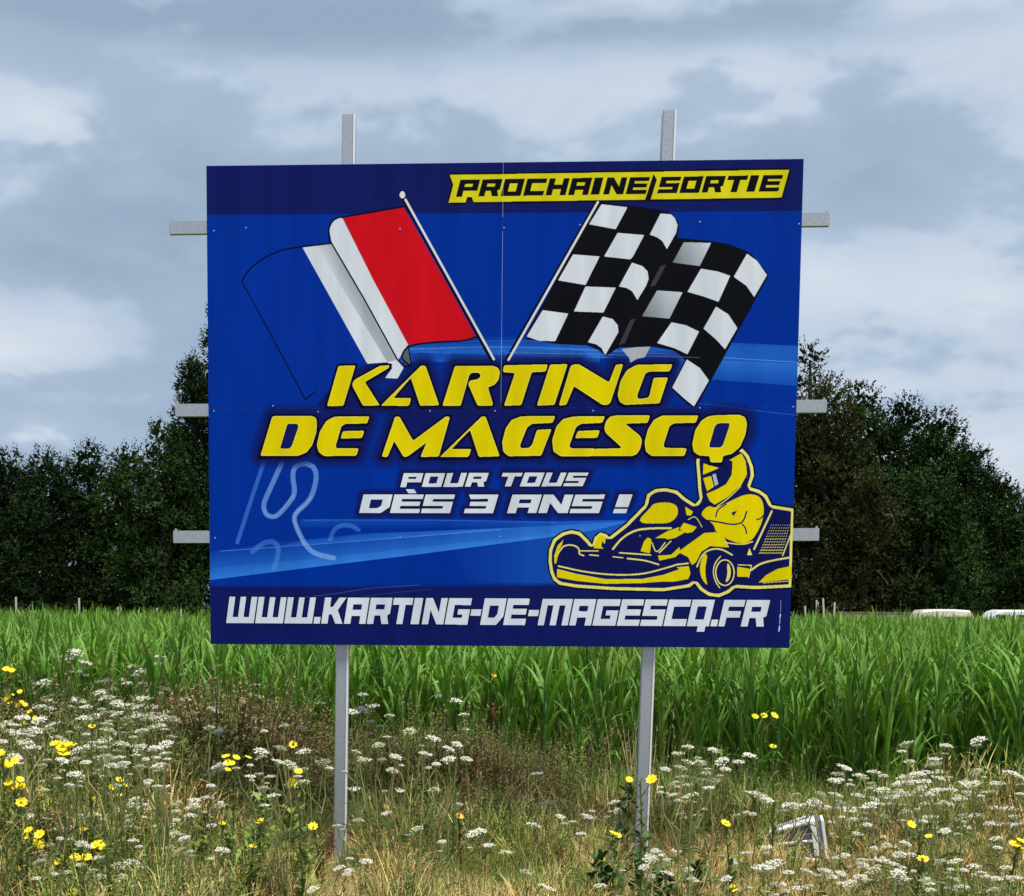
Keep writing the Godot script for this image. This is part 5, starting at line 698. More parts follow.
# ------------------------------------------------------------------ the sign
func build_sign(print_tex: Texture2D) -> void:
	var root := thing("advertising_sign", Vector3(0.456, 0, -10.0538), -0.0565)
	tag(root, "large blue karting advertising sign with crossed flags and yellow lettering on two steel posts", "sign")
	var cy := 3.1516
	var ink := StandardMaterial3D.new()
	ink.albedo_texture = print_tex; ink.roughness = 0.55; ink.metallic_specular = 0.12
	ink.detail_enabled = true
	ink.detail_blend_mode = BaseMaterial3D.BLEND_MODE_MUL
	var dust := noise_tex(512, 0.02, Color(0.88, 0.89, 0.90), Color(1, 1, 1), 61, 5)
	dust.width = 1024; dust.height = 96
	ink.detail_albedo = dust
	var edge := mat(0.62, 0.66, 0.70, 0.45, 0.3)
	M.galv = mat(0.47, 0.51, 0.57, 0.42, 0.65)
	M.galv.albedo_texture = noise_tex(512, 0.03, Color(0.90, 0.90, 0.91), Color(1, 1, 1), 21, 5)
	M.galv.uv1_triplanar = true; M.galv.uv1_scale = Vector3(2.5, 2.5, 2.5)
	M.galv.roughness_texture = M.galv.albedo_texture
	M.galv_lit = mat(0.72, 0.75, 0.78, 0.5, 0.2)  # galv in a paler tone, painting the bright edge highlight on the posts
	var head := mat(0.22, 0.30, 0.50, 0.5, 0.3)
	var sx: float = HW_SEAM[0]
	var sy: float = HW_SEAM[1]
	var L := -2.0
	var R := 2.0
	var T := 1.6176
	var B := -1.6176
	var g := 0.0007
	for p in [[L, sx - g, sy + g, T, "upper left sheet of the blue sign with the tricolour flag"], [sx + g, R, sy + g, T, "upper right sheet of the blue sign with the chequered flag"], [L, R, B, sy - g, "lower sheet of the blue sign with the kart drawing and web address"]]:
		var f := MB.new()
		var z := 0.002
		var corners := [Vector3(p[0], p[2], z), Vector3(p[0], p[3], z), Vector3(p[1], p[3], z), Vector3(p[1], p[2], z)]
		f.face(corners[0], corners[1], corners[2], corners[3], Vector3(0, 0, 1))
		for q in f.v: f.t.append(Vector2((q.x - L) / 4.0, (T - q.y) / (T - B)))
		var am := f.mesh()
		var e := MB.new()
		var w := Vector3((p[0] + p[1]) * 0.5, (p[2] + p[3]) * 0.5, 0)
		e.box(w + Vector3(0, 0, -0.0012), Vector3(p[1] - p[0], p[3] - p[2], 0.004))
		var o := part("sign_sheet", am, ink, root)
		o.position.y = cy
		o.set_meta("label", p[4])
		var k := part("sheet_backing", e.mesh(), edge, o)
		k.position = Vector3.ZERO
		for s in HW_SCREWS:
			if s[0] > p[0] and s[0] < p[1] and s[1] > p[2] and s[1] < p[3]:
				var sm := MB.new()
				var c0 := Vector3(s[0], s[1], z + 0.0003)
				var pts: Array = []
				for a in 8: pts.append(Vector3(cos(a * TAU / 8), sin(a * TAU / 8), 0))
				for a in 8:
					var m0: Vector3 = pts[a]
					var m1: Vector3 = pts[(a + 1) % 8]
					sm.quadn(c0 + m0 * 0.006, c0 + m1 * 0.006, c0 + m1 * 0.0035 + Vector3(0, 0, 0.003), c0 + m0 * 0.0035 + Vector3(0, 0, 0.003), (m0 + Vector3(0, 0, 1)).normalized(), (m1 + Vector3(0, 0, 1)).normalized(), Vector3(0, 0, 1), Vector3(0, 0, 1))
					sm.trin(c0 + Vector3(0, 0, 0.003), c0 + m0 * 0.0035 + Vector3(0, 0, 0.003), c0 + m1 * 0.0035 + Vector3(0, 0, 0.003), Vector3(0, 0, 1), Vector3(0, 0, 1), Vector3(0, 0, 1))
				part("screw", sm.mesh(), head, o)
	# channel rails behind the sheets: a U profile open to the top and back, ends left raw
	for r in HW_RAILS:
		var m := MB.new()
		var hh := 0.042
		var dd := 0.045
		var tk := 0.004
		var prof := [Vector2(-hh, 0), Vector2(hh, 0), Vector2(hh, -dd), Vector2(hh - 0.014, -dd), Vector2(hh - 0.014, -dd + tk), Vector2(hh - tk, -dd + tk), Vector2(hh - tk, -tk), Vector2(-hh + tk, -tk), Vector2(-hh + tk, -dd + tk), Vector2(-hh + 0.014, -dd + tk), Vector2(-hh + 0.014, -dd), Vector2(-hh, -dd)]
		prof.reverse()
		m.prism(prof, Vector3(r[0], cy + r[2], -0.006), Vector3(r[1], cy + r[3], -0.006), Vector3.UP, Vector3(0, 0, 1))
		var o := part("rail", m.mesh(), M.galv, root)
		# raw cut nicks at the ends
		for s in [[r[0], r[2], -1.0], [r[1], r[3], 1.0]]:
			var b := MB.new()
			b.box(Vector3(s[0] - s[2] * 0.016, cy + s[1] + hh + 0.006, -0.028), Vector3(0.012, 0.016, 0.03))
			part("bolt_plate", b.mesh(), M.galv, o)
	for p in HW_POSTS:
		var m := MB.new()
		var w := 0.043
		var d := 0.09
		var tk := 0.006
		var prof := [Vector2(-w, 0), Vector2(-w + 0.006, 0.004), Vector2(w - 0.006, 0.004), Vector2(w, 0), Vector2(w, -0.012), Vector2(0.004, -0.016), Vector2(0.004, -d + 0.012), Vector2(w, -d + 0.008), Vector2(w, -d), Vector2(-w, -d), Vector2(-w, -d + 0.008), Vector2(-0.004, -d + 0.012), Vector2(-0.004, -0.016), Vector2(-w, -0.012)]
		# lean: x at the top and at the level of the grass
		var slope: float = (p[0] - p[2]) / 4.5
		var top := Vector3(p[0], cy + p[1], -0.0555)
		var foot := Vector3(p[0] - slope * (cy + p[1] + 0.4), -0.4, -0.0555)
		prof.reverse()
		m.prism(prof, foot, top, Vector3.RIGHT, Vector3(0, 0, 1))
		var o := part("post", m.mesh(), M.galv, root)
		# strip along the right edge; its paler metal paints in a sky highlight
		var highlight_lip := MB.new()
		highlight_lip.prism([Vector2(w - 0.001, -0.010), Vector2(w + 0.004, -0.008), Vector2(w + 0.004, 0.006), Vector2(w - 0.004, 0.0125), Vector2(w - 0.008, 0.0125), Vector2(w - 0.006, 0.006)], foot, top, Vector3.RIGHT, Vector3(0, 0, 1))
		part("highlight_lip", highlight_lip.mesh(), M.galv_lit, o)
		for r in HW_RAILS:
			var b := MB.new()
			var t: float = (cy + r[2] + 0.06 + 0.4) / (cy + p[1] + 0.4)
			b.box(foot.lerp(top, t) + Vector3(0.03, 0, 0.012), Vector3(0.02, 0.02, 0.014))
			part("bolt", b.mesh(), M.galv, o)

# ------------------------------------------------------------------ crop and verge
func scatter(called: String, mesh: Mesh, material: Material, places: Array, label: String, category: String) -> void:
	var mm := MultiMesh.new()
	mm.transform_format = MultiMesh.TRANSFORM_3D
	mm.use_colors = true
	mm.mesh = mesh
	mm.instance_count = places.size()
	for i in places.size():
		mm.set_instance_transform(i, places[i][0]); mm.set_instance_color(i, places[i][1])
	var o := MultiMeshInstance3D.new()
	o.name = numbered(called); o.multimesh = mm; o.material_override = material
	add_child(o)
	o.set_meta("kind", "stuff")
	tag(o, label, category)

func placed(x: float, z: float, s: float, tilt := 0.08, y := 0.0) -> Transform3D:
	var b := Basis(Vector3.UP, rf(0, TAU)).scaled(Vector3(s, s * rf(0.88, 1.12), s))
	b = Basis(Vector3(rf(-1, 1), 0, rf(-1, 1)).normalized(), rf(-tilt, tilt)) * b
	return Transform3D(b, Vector3(x, y, z))

func crop_plant(tall: float, loose: float) -> ArrayMesh:
	var m := MB.new()
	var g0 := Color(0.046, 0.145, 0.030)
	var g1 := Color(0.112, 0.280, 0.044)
	m.col = Color(0.07, 0.12, 0.03)
	m.tube([Vector3.ZERO, Vector3(rf(-.02, .02), tall * 0.45, rf(-.02, .02)), Vector3(rf(-.04, .04), tall * 0.8, rf(-.04, .04))], [0.011, 0.008, 0.004], 4)
	var yaw := rf(0, TAU)
	var k := 10
	for i in k:
		var f := float(i) / (k - 1)
		var y0 := lerpf(0.06, 0.70, f) * tall
		var length := (tall - y0) * rf(0.92, 1.12) if f > 0.6 else rf(0.5, 0.78)
		length = minf(length, 0.85)
		yaw += PI + rf(-0.7, 0.7)
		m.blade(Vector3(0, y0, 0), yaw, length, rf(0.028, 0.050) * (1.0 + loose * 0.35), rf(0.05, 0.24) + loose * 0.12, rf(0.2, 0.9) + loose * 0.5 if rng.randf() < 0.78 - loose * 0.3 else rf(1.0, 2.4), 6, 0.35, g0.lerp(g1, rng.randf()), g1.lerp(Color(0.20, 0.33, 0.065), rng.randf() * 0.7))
	return m.mesh(false)

func tuft(blades: int, tall: float, wide: float, spread: float, bend: float, c0: Color, c1: Color, heads := 0.0) -> ArrayMesh:
	var m := MB.new()
	for i in blades:
		var a := rf(0, TAU)
		var o := Vector3(cos(a), 0, sin(a)) * rf(0, spread)
		var k := rng.randf()
		var len := tall * rf(0.5, 1.0)
		var l0 := rf(-0.2, 0.6)
		var l1 := rf(0.2, bend)
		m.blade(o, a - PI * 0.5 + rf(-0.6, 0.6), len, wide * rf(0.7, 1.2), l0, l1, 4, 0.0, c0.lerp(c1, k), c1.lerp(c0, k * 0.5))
		if heads > 0.0 and rng.randf() < heads:
			var e: Vector3 = m.v[m.v.size() - 1]
			m.col = c1.lerp(Color(0.30, 0.22, 0.12), 0.5)
			for j in 5:
				m.leaf(e + Vector3(0, 0.012 * (j - 4), 0), Vector3(rf(-.5, .5), 1, rf(-.5, .5)).normalized(), Vector3(rf(-1, 1), 0, rf(-1, 1)).normalized(), 0.035, 0.008)
	return m.mesh(false)

func herb(stems: int, tall: float, leaves: int, llen: float, lwid: float, c0: Color, c1: Color) -> ArrayMesh:
	# a leafy weed: a few stems carrying small pointed leaves
	var m := MB.new()
	for s in stems:
		var a := rf(0, TAU)
		var lean := rf(0.05, 0.45)
		var h := tall * rf(0.6, 1.0)
		var tip := Vector3(cos(a) * lean * h, h, sin(a) * lean * h)
		var o := Vector3(rf(-.04, .04), 0, rf(-.04, .04))
		m.col = c0 * 0.8
		m.tube([o, o.lerp(tip, 0.5) + Vector3(rf(-.02, .02), 0.02, rf(-.02, .02)), tip], [0.004, 0.003, 0.0015], 3)
		for i in leaves:
			var f := rf(0.15, 1.0)
			var b := rf(0, TAU)
			var d := Vector3(cos(b), rf(-0.2, 0.9), sin(b)).normalized()
			var sd := d.cross(Vector3.UP).normalized()
			m.col = c0.lerp(c1, rng.randf())
			m.leaf(o.lerp(tip, f), d, sd, llen * rf(0.6, 1.2) * (1.25 - f * 0.6), lwid * rf(0.7, 1.2))
	return m.mesh(false)

func build_ground() -> void:
	var gm := StandardMaterial3D.new()
	gm.albedo_texture = noise_tex(1024, 0.012, lin(0.13, 0.105, 0.055), lin(0.30, 0.24, 0.13), 3, 6)
	gm.uv1_world_triplanar = true; gm.uv1_triplanar = true; gm.uv1_scale = Vector3(0.45, 0.45, 0.45)
	gm.roughness = 0.95
	gm.normal_enabled = true; gm.normal_texture = noise_tex(512, 0.03, Color.BLACK, Color.WHITE, 9, 5, true)
	var m := MB.new()
	var n := 60
	var hn := FastNoiseLite.new()
	hn.seed = 2; hn.frequency = 0.25
	var xs: Array = [-500.0]
	for i in n + 1: xs.append(-24.0 + 48.0 * i / n)
	xs.append(500.0)
	var zs: Array = [-600.0, -90.0]
	for i in n + 1: zs.append(-40.0 + 48.0 * i / n)
	zs.append(200.0)
	var hgt := func(x: float, z: float) -> float: return hn.get_noise_2d(x, z) * 0.05 - 0.01
	for i in xs.size() - 1:
		for j in zs.size() - 1:
			var a := Vector3(xs[i], hgt.call(xs[i], zs[j]), zs[j])
			var b := Vector3(xs[i + 1], hgt.call(xs[i + 1], zs[j]), zs[j])
			var c := Vector3(xs[i + 1], hgt.call(xs[i + 1], zs[j + 1]), zs[j + 1])
			var d := Vector3(xs[i], hgt.call(xs[i], zs[j + 1]), zs[j + 1])
			m.face(a, b, c, d, Vector3.UP)
	structure("ground", m.mesh(), gm)

var patch := FastNoiseLite.new()

func build_crop() -> void:
	var lm := leaf_mat(0.8, 0.5)
	patch.seed = 5; patch.frequency = 0.35
	var kinds: Array = []
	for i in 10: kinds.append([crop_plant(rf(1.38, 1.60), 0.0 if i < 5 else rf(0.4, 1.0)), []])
	var z := -12.2
	while z > -68.0:
		var deep := -z
		var step := 0.17 if deep < 18.0 else (0.30 if deep < 26.0 else 0.42)
		var xl := -0.34 * deep - 2.5
		var xr := 0.44 * deep + 2.5
		var x := xl
		while x < xr:
			var px := x + rf(-.10, .10)
			var pz := z + rf(-.10, .10)
			var front := -13.75 + clampf(px * 0.32, 0.0, 1.2) + patch.get_noise_2d(px * 2.0, 7.0) * 0.7
			if pz < front:
				var q := patch.get_noise_2d(px, pz * 0.7)
				var v := rf(0.75, 1.25) * (1.0 + q * 0.25)
				var far := clampf((deep - 14.0) / 40.0, 0, 1)
				kinds[rng.randi() % kinds.size()][1].append([placed(px, pz, rf(0.82, 1.08) * (1.0 + q * 0.10) * lerpf(0.98, 1.03, far), 0.10), Color(v * rf(0.9, 1.25), v, v * rf(0.7, 1.1))])
			x += step * rf(0.75, 1.2)
		z -= step
	for k in kinds:
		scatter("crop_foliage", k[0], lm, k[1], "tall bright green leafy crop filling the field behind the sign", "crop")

func build_verge() -> void:
	var dry := leaf_mat(0.35, 0.8)
	var grn := leaf_mat(0.5, 0.55)
	var straw0 := Color(0.40, 0.29, 0.10)
	var straw1 := Color(0.78, 0.62, 0.28)
	var olive0 := Color(0.15, 0.17, 0.035)
	var olive1 := Color(0.42, 0.40, 0.09)
	var sets := {
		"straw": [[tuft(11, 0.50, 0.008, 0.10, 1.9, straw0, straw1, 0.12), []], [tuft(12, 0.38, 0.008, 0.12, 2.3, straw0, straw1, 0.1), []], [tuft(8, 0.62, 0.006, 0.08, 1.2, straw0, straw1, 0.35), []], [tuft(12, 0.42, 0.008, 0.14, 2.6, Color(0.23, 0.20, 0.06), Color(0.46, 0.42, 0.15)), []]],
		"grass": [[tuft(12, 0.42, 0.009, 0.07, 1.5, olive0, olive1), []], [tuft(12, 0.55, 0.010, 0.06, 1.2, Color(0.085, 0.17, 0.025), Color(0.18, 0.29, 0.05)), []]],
		"litter": [[tuft(14, 0.24, 0.007, 0.16, 2.4, Color(0.30, 0.235, 0.11), Color(0.62, 0.51, 0.27)), []]],
		"weed": [[herb(4, 0.50, 26, 0.055, 0.018, Color(0.085, 0.125, 0.025), Color(0.21, 0.25, 0.055)), []], [herb(5, 0.38, 30, 0.04, 0.016, Color(0.10, 0.155, 0.025), Color(0.24, 0.29, 0.06)), []]],
		"brown": [[herb(5, 0.60, 30, 0.035, 0.014, Color(0.15, 0.105, 0.05), Color(0.30, 0.225, 0.11)), []], [herb(4, 0.7, 22, 0.04, 0.012, Color(0.15, 0.11, 0.05), Color(0.28, 0.22, 0.10)), []]],
		"rust": [[tuft(9, 0.42, 0.008, 0.10, 2.0, Color(0.20, 0.12, 0.05), Color(0.40, 0.26, 0.11), 0.6), []], [herb(4, 0.45, 26, 0.03, 0.012, Color(0.22, 0.12, 0.05), Color(0.42, 0.27, 0.11)), []]],
		"feather": [[herb(4, 0.75, 40, 0.035, 0.006, Color(0.15, 0.19, 0.05), Color(0.30, 0.34, 0.12)), []]],
	}
	var nz := FastNoiseLite.new()
	nz.seed = 31; nz.frequency = 0.55; nz.fractal_octaves = 3; nz.fractal_type = FastNoiseLite.FRACTAL_FBM
	var tangle := {"straw": 0.5, "grass": 0.3, "litter": 0.7, "weed": 0.25, "brown": 0.35, "feather": 0.2, "rust": 0.5}
	var add := func(key: String, x: float, z: float, s: float, v: float) -> void:
		var list: Array = sets[key]
		var k: Array = list[rng.randi() % list.size()]
		k[1].append([placed(x, z, s, tangle[key]), Color(v * rf(0.9, 1.1), v * rf(0.94, 1.06), v * rf(0.85, 1.1))])
	for i in 30000:
		var z := -6.6 - 8.2 * rng.randf()
		var x := lerpf(-0.34 * -z - 1.5, 0.45 * -z + 1.5, rng.randf())
		var q := nz.get_noise_2d(x, z)
		var q2 := nz.get_noise_2d(x + 40.0, z * 1.3)
		var side := x / -z          # about -0.30 at the left of the view, 0.41 at the right
		var back := clampf((-z - 10.5) / 3.3, 0, 1)
		var lushness := clampf((0.02 - side) * 2.6, 0, 1)      # greener and leafier towards the left
		var v := rf(0.7, 1.35)
		var pick := rng.randf()
		if absf(x - CRATE[0]) < 0.24 and z > CRATE[2] - 0.12 and z < CRATE[2] + 0.9 and pick < 0.97: continue
		var s := rf(0.7, 1.15) * lerpf(0.58 + 0.30 * lushness, 1.0, clampf((-z - 9.6) / 1.6, 0, 1)) * (1.0 + 0.6 * lushness * (0.5 + q2)) * (1.0 + 0.75 * maxf(q2, -0.3))
		# trodden round the feet of the posts
		if z > -10.4 and (absf(x + 0.064 * -z) < 0.22 or absf(x - 0.148 * -z) < 0.16): s *= 0.42
		if back > 0.35 and side > 0.10:
			s *= 0.72
			# green grass and weeds along the foot of the crop
			if pick < 0.6: add.call("grass", x, z, s * 1.15, v)
			elif pick < 0.75: add.call("weed", x, z, s * 1.1, v)
			elif pick < 0.85: add.call("straw", x, z, s, v)
			else: add.call("feather", x, z, s, v)
		elif back > 0.3 and side < 0.10:
			if pick < 0.26 + q * 0.3: add.call("brown", x, z, s * 1.1, v)
			elif pick < 0.50: add.call("weed", x, z, s * 1.2, v)
			elif pick < 0.66: add.call("feather", x, z, s * 1.05, v)
			elif pick < 0.80: add.call("grass", x, z, s * 1.1, v)
			elif pick < 0.90: add.call("straw", x, z, s * 1.05, v)
		else:
			var dryness := clampf(0.82 + q * 0.9 - lushness * 0.50, 0.05, 0.97)
			if pick < dryness * (0.16 + q2 * 0.25): add.call("rust", x, z, s, v)
			elif pick < dryness * 0.74: add.call("straw", x, z, s, v)
			elif pick < dryness * 0.95: add.call("litter", x, z, s * 1.2, v)
			elif pick < dryness + (1.0 - dryness) * 0.45: add.call("grass", x, z, s, v)
			elif pick < dryness + (1.0 - dryness) * 0.75: add.call("weed", x, z, s * (0.9 + q2 * 0.4), v)
			elif pick < dryness + (1.0 - dryness) * 0.9: add.call("feather", x, z, s * 0.8, v)
			else: add.call("brown", x, z, s * 0.8, v)
	var said := {
		"straw": ["dry_grass", dry, "dry tan grass with thin seed heads across the verge", "dry grass"],
		"grass": ["green_grass", grn, "green grass growing among the dry stems of the verge", "grass"],
		"litter": ["straw_litter", dry, "flattened pale straw lying at the foot of the verge", "straw"],
		"weed": ["low_weeds", grn, "small dark green leafy weeds between the grass", "weeds"],
		"brown": ["withered_weeds", dry, "brown withered weeds in front of the crop", "weeds"],
		"rust": ["rusty_stems", dry, "tangled rusty brown dead stems in the dry grass", "dead stems"],
		"feather": ["feathery_weeds", grn, "feathery pale green weeds among the white flowers", "weeds"],
	}
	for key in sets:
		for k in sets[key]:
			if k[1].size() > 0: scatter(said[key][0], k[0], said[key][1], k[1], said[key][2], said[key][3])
	# taller straw clump between the posts, standing before the crop
	var tall := tuft(16, 1.0, 0.007, 0.09, 0.5, Color(0.30, 0.23, 0.11), Color(0.46, 0.38, 0.20), 0.6)
	var nth := ["leftmost", "second", "third", "fourth", "fifth", "sixth", "seventh", "rightmost"]
	for i in 8:
		var o := part(numbered("straw_clump"), tall, dry, self)
		o.transform = placed(1.35 + 0.12 * i + rf(-.03, .03), rf(-12.6, -13.5), rf(0.85, 1.05), 0.1)
		tag(o, nth[i] + " of eight tall pale straw clumps before the crop between the posts", "dry grass", "pale straw clumps before the crop")

# ------------------------------------------------------------------ flowers
func umbel_mesh(kind: int, tone := Color.WHITE) -> ArrayMesh:
	# a flat head of many little white florets, radius 1; kind 3 is closed like a nest
	var m := MB.new()
	var rays := 26
	for i in rays:
		var a := i * 2.39996
		var r := sqrt((i + 0.5) / rays) * 0.86
		var y: float = [0.24, 0.38, 0.14, -0.35][kind] * (1.0 - r * r) * 1.3 + rf(-.07, .07)
		var o := Vector3(cos(a) * r, y, sin(a) * r)
		m.col = Color(0.26, 0.34, 0.13)
		m.tri(Vector3(0, -0.55, 0), o + Vector3(0.02, -0.02, 0), o + Vector3(-0.02, -0.02, 0.02))
		for j in 8:
			var b := rf(0, TAU)
			var q := o + Vector3(cos(b), 0, sin(b)) * rf(0.02, 0.17) + Vector3(0, rf(-.10, .08), 0)
			var s := rf(0.06, 0.10)
			var nn := Vector3(rf(-.9, .9), 1, rf(-.9, .9)).normalized()
			var u := nn.cross(Vector3.RIGHT).normalized() * s
			var w := nn.cross(u).normalized() * s
			var k := rf(0.85, 1.0)
			m.col = Color(0.76 * k * tone.r, 0.75 * k * tone.g, 0.67 * k * tone.b)
			m.quad(q - u, q + w, q + u, q - w)
	m.col = Color(0.12, 0.17, 0.06)
	for i in 7:
		var a := TAU * i / 7
		m.leaf(Vector3(0, -0.55, 0), Vector3(cos(a), 0.05, sin(a)).normalized(), Vector3(-sin(a), 0, cos(a)), 0.5, 0.06)
	return m.mesh(false)

func build_umbels() -> void:
	var um := leaf_mat(0.35, 0.7)
	var heads: Array = []
	for k in 4: heads.append(umbel_mesh(k))
	var pale: Array = []
	for k in 4: pale.append(umbel_mesh(k, Color(0.74, 0.80, 0.62)))
	var stems: Array = []
	for k in 5:
		var m := MB.new()
		m.col = Color(0.16, 0.21, 0.06) if k < 3 else Color(0.28, 0.25, 0.10)
		var b := Vector3(rf(-.05, .05), 0.45, rf(-.05, .05))
		m.tube([Vector3.ZERO, b, Vector3(rf(-.03, .03), 0.75, rf(-.03, .03)) , Vector3(0, 1, 0)], [0.0052, 0.0045, 0.0038, 0.0028], 4)
		stems.append(m.mesh())
	var fronds: Array = []
	for k in 3:
		var m := MB.new()
		for i in 16:
			var f := i / 16.0
			var p := Vector3(f * 0.16, 0.05 * sin(f * 2.6), 0)
			for s in [-1.0, 1.0]:
				m.col = Color(0.07, 0.11, 0.03).lerp(Color(0.13, 0.18, 0.05), rng.randf())
				m.leaf(p, Vector3(0.6, rf(-.2, .3), s).normalized(), Vector3(0, 1, 0.3).normalized(), 0.045 * (1.1 - f), 0.008)
		fronds.append(m.mesh(false))
	for u in UMBELS:
		var o := thing("wild_carrot", Vector3(u[0] + rf(-.03, .03), 0, u[1] + rf(-.03, .03)))
		o.rotation.y = 0
		var lean := Vector3(u[0], u[2], u[1]) - o.position
		var s := part("stem", stems[rng.randi() % 5], um, o)
		var up := lean.normalized()
		var r := up.cross(Vector3.FORWARD).normalized()
		var yaw := Basis(Vector3.UP, rf(0, TAU))
		s.transform = Transform3D(Basis(r, lean - up * 0.5 * u[3] * 0.001, r.cross(up)) * yaw, Vector3.ZERO)
		var k := rng.randi() % 3
		if rng.randf() < 0.06: k = 3
		var h := part("umbel", heads[k], um, o)
		if rng.randf() < 0.22: h.mesh = pale[k]
		var b := Basis(Vector3(rf(-.6, 1), 0, rf(-1, 1)).normalized(), rf(0, 0.45)) * Basis(Vector3.UP, rf(0, TAU))
		var rad: float = u[3] * (0.00128 if u[5] in [0, 1, 9, 10, 11] else 0.00112)
		h.transform = Transform3D(b.scaled(Vector3(rad, rad, rad)), lean)
		for i in 2:
			var l := part("leaf", fronds[rng.randi() % 3], um, o)
			l.transform = Transform3D(Basis(Vector3.UP, rf(0, TAU)), lean * rf(0.2, 0.6))
		var shoots := rng.randi() % 3 + (1 if u[5] in [0, 1, 2, 9, 10, 11] else 0)
		for sh in shoots:
			# a side shoot with a smaller head
			var f := rf(0.45, 0.7)
			var from := lean * f
			var to := lean * rf(0.82, 0.97) + Vector3(rf(-.14, .14), 0, rf(-.14, .14))
			var d := to - from
			var r2 := d.normalized().cross(Vector3.FORWARD).normalized()
			var s2 := part("side_shoot", stems[rng.randi() % 5], um, o)
			s2.transform = Transform3D(Basis(r2, d, r2.cross(d.normalized())), from)
			var h2 := part("umbel", heads[rng.randi() % 3], um, o)
			var rr := rad * rf(0.4, 0.85)
			h2.transform = Transform3D(Basis(Vector3(1, 0, 0), rf(-.3, .3)).scaled(Vector3(rr, rr, rr)), to + d.normalized() * rr * 0.5)
		tag(o, u[4], "wild flower", CARROT_GROUPS[u[5]])

func flower_mesh(c: Color) -> ArrayMesh:
	# four broad notched petals round a small cup, about 1 across
	var m := MB.new()
	for i in 4:
		var a := TAU * i / 4
		var d := Vector3(cos(a), 0.28, sin(a))
		var s := Vector3(-sin(a), 0, cos(a))
		var o := Vector3.ZERO
		var mid := d * 0.30
		m.col = c * rf(0.92, 1.05)
		var l := mid - s * 0.30 + Vector3(0, 0.06, 0)
		var r := mid + s * 0.30 + Vector3(0, 0.06, 0)
		var tl := d * 0.52 - s * 0.24 + Vector3(0, 0.05, 0)
		var tr := d * 0.52 + s * 0.24 + Vector3(0, 0.05, 0)
		var notch := d * 0.47
		m.tri(o, l, mid); m.tri(o, mid, r)
		m.quad(l, tl, notch, mid); m.quad(mid, notch, tr, r)
	m.col = Color(0.35, 0.38, 0.06)
	m.tube([Vector3(0, -0.5, 0), Vector3(0, -0.1, 0), Vector3(0, 0.22, 0)], [0.03, 0.05, 0.04], 4)
	return m.mesh(false)

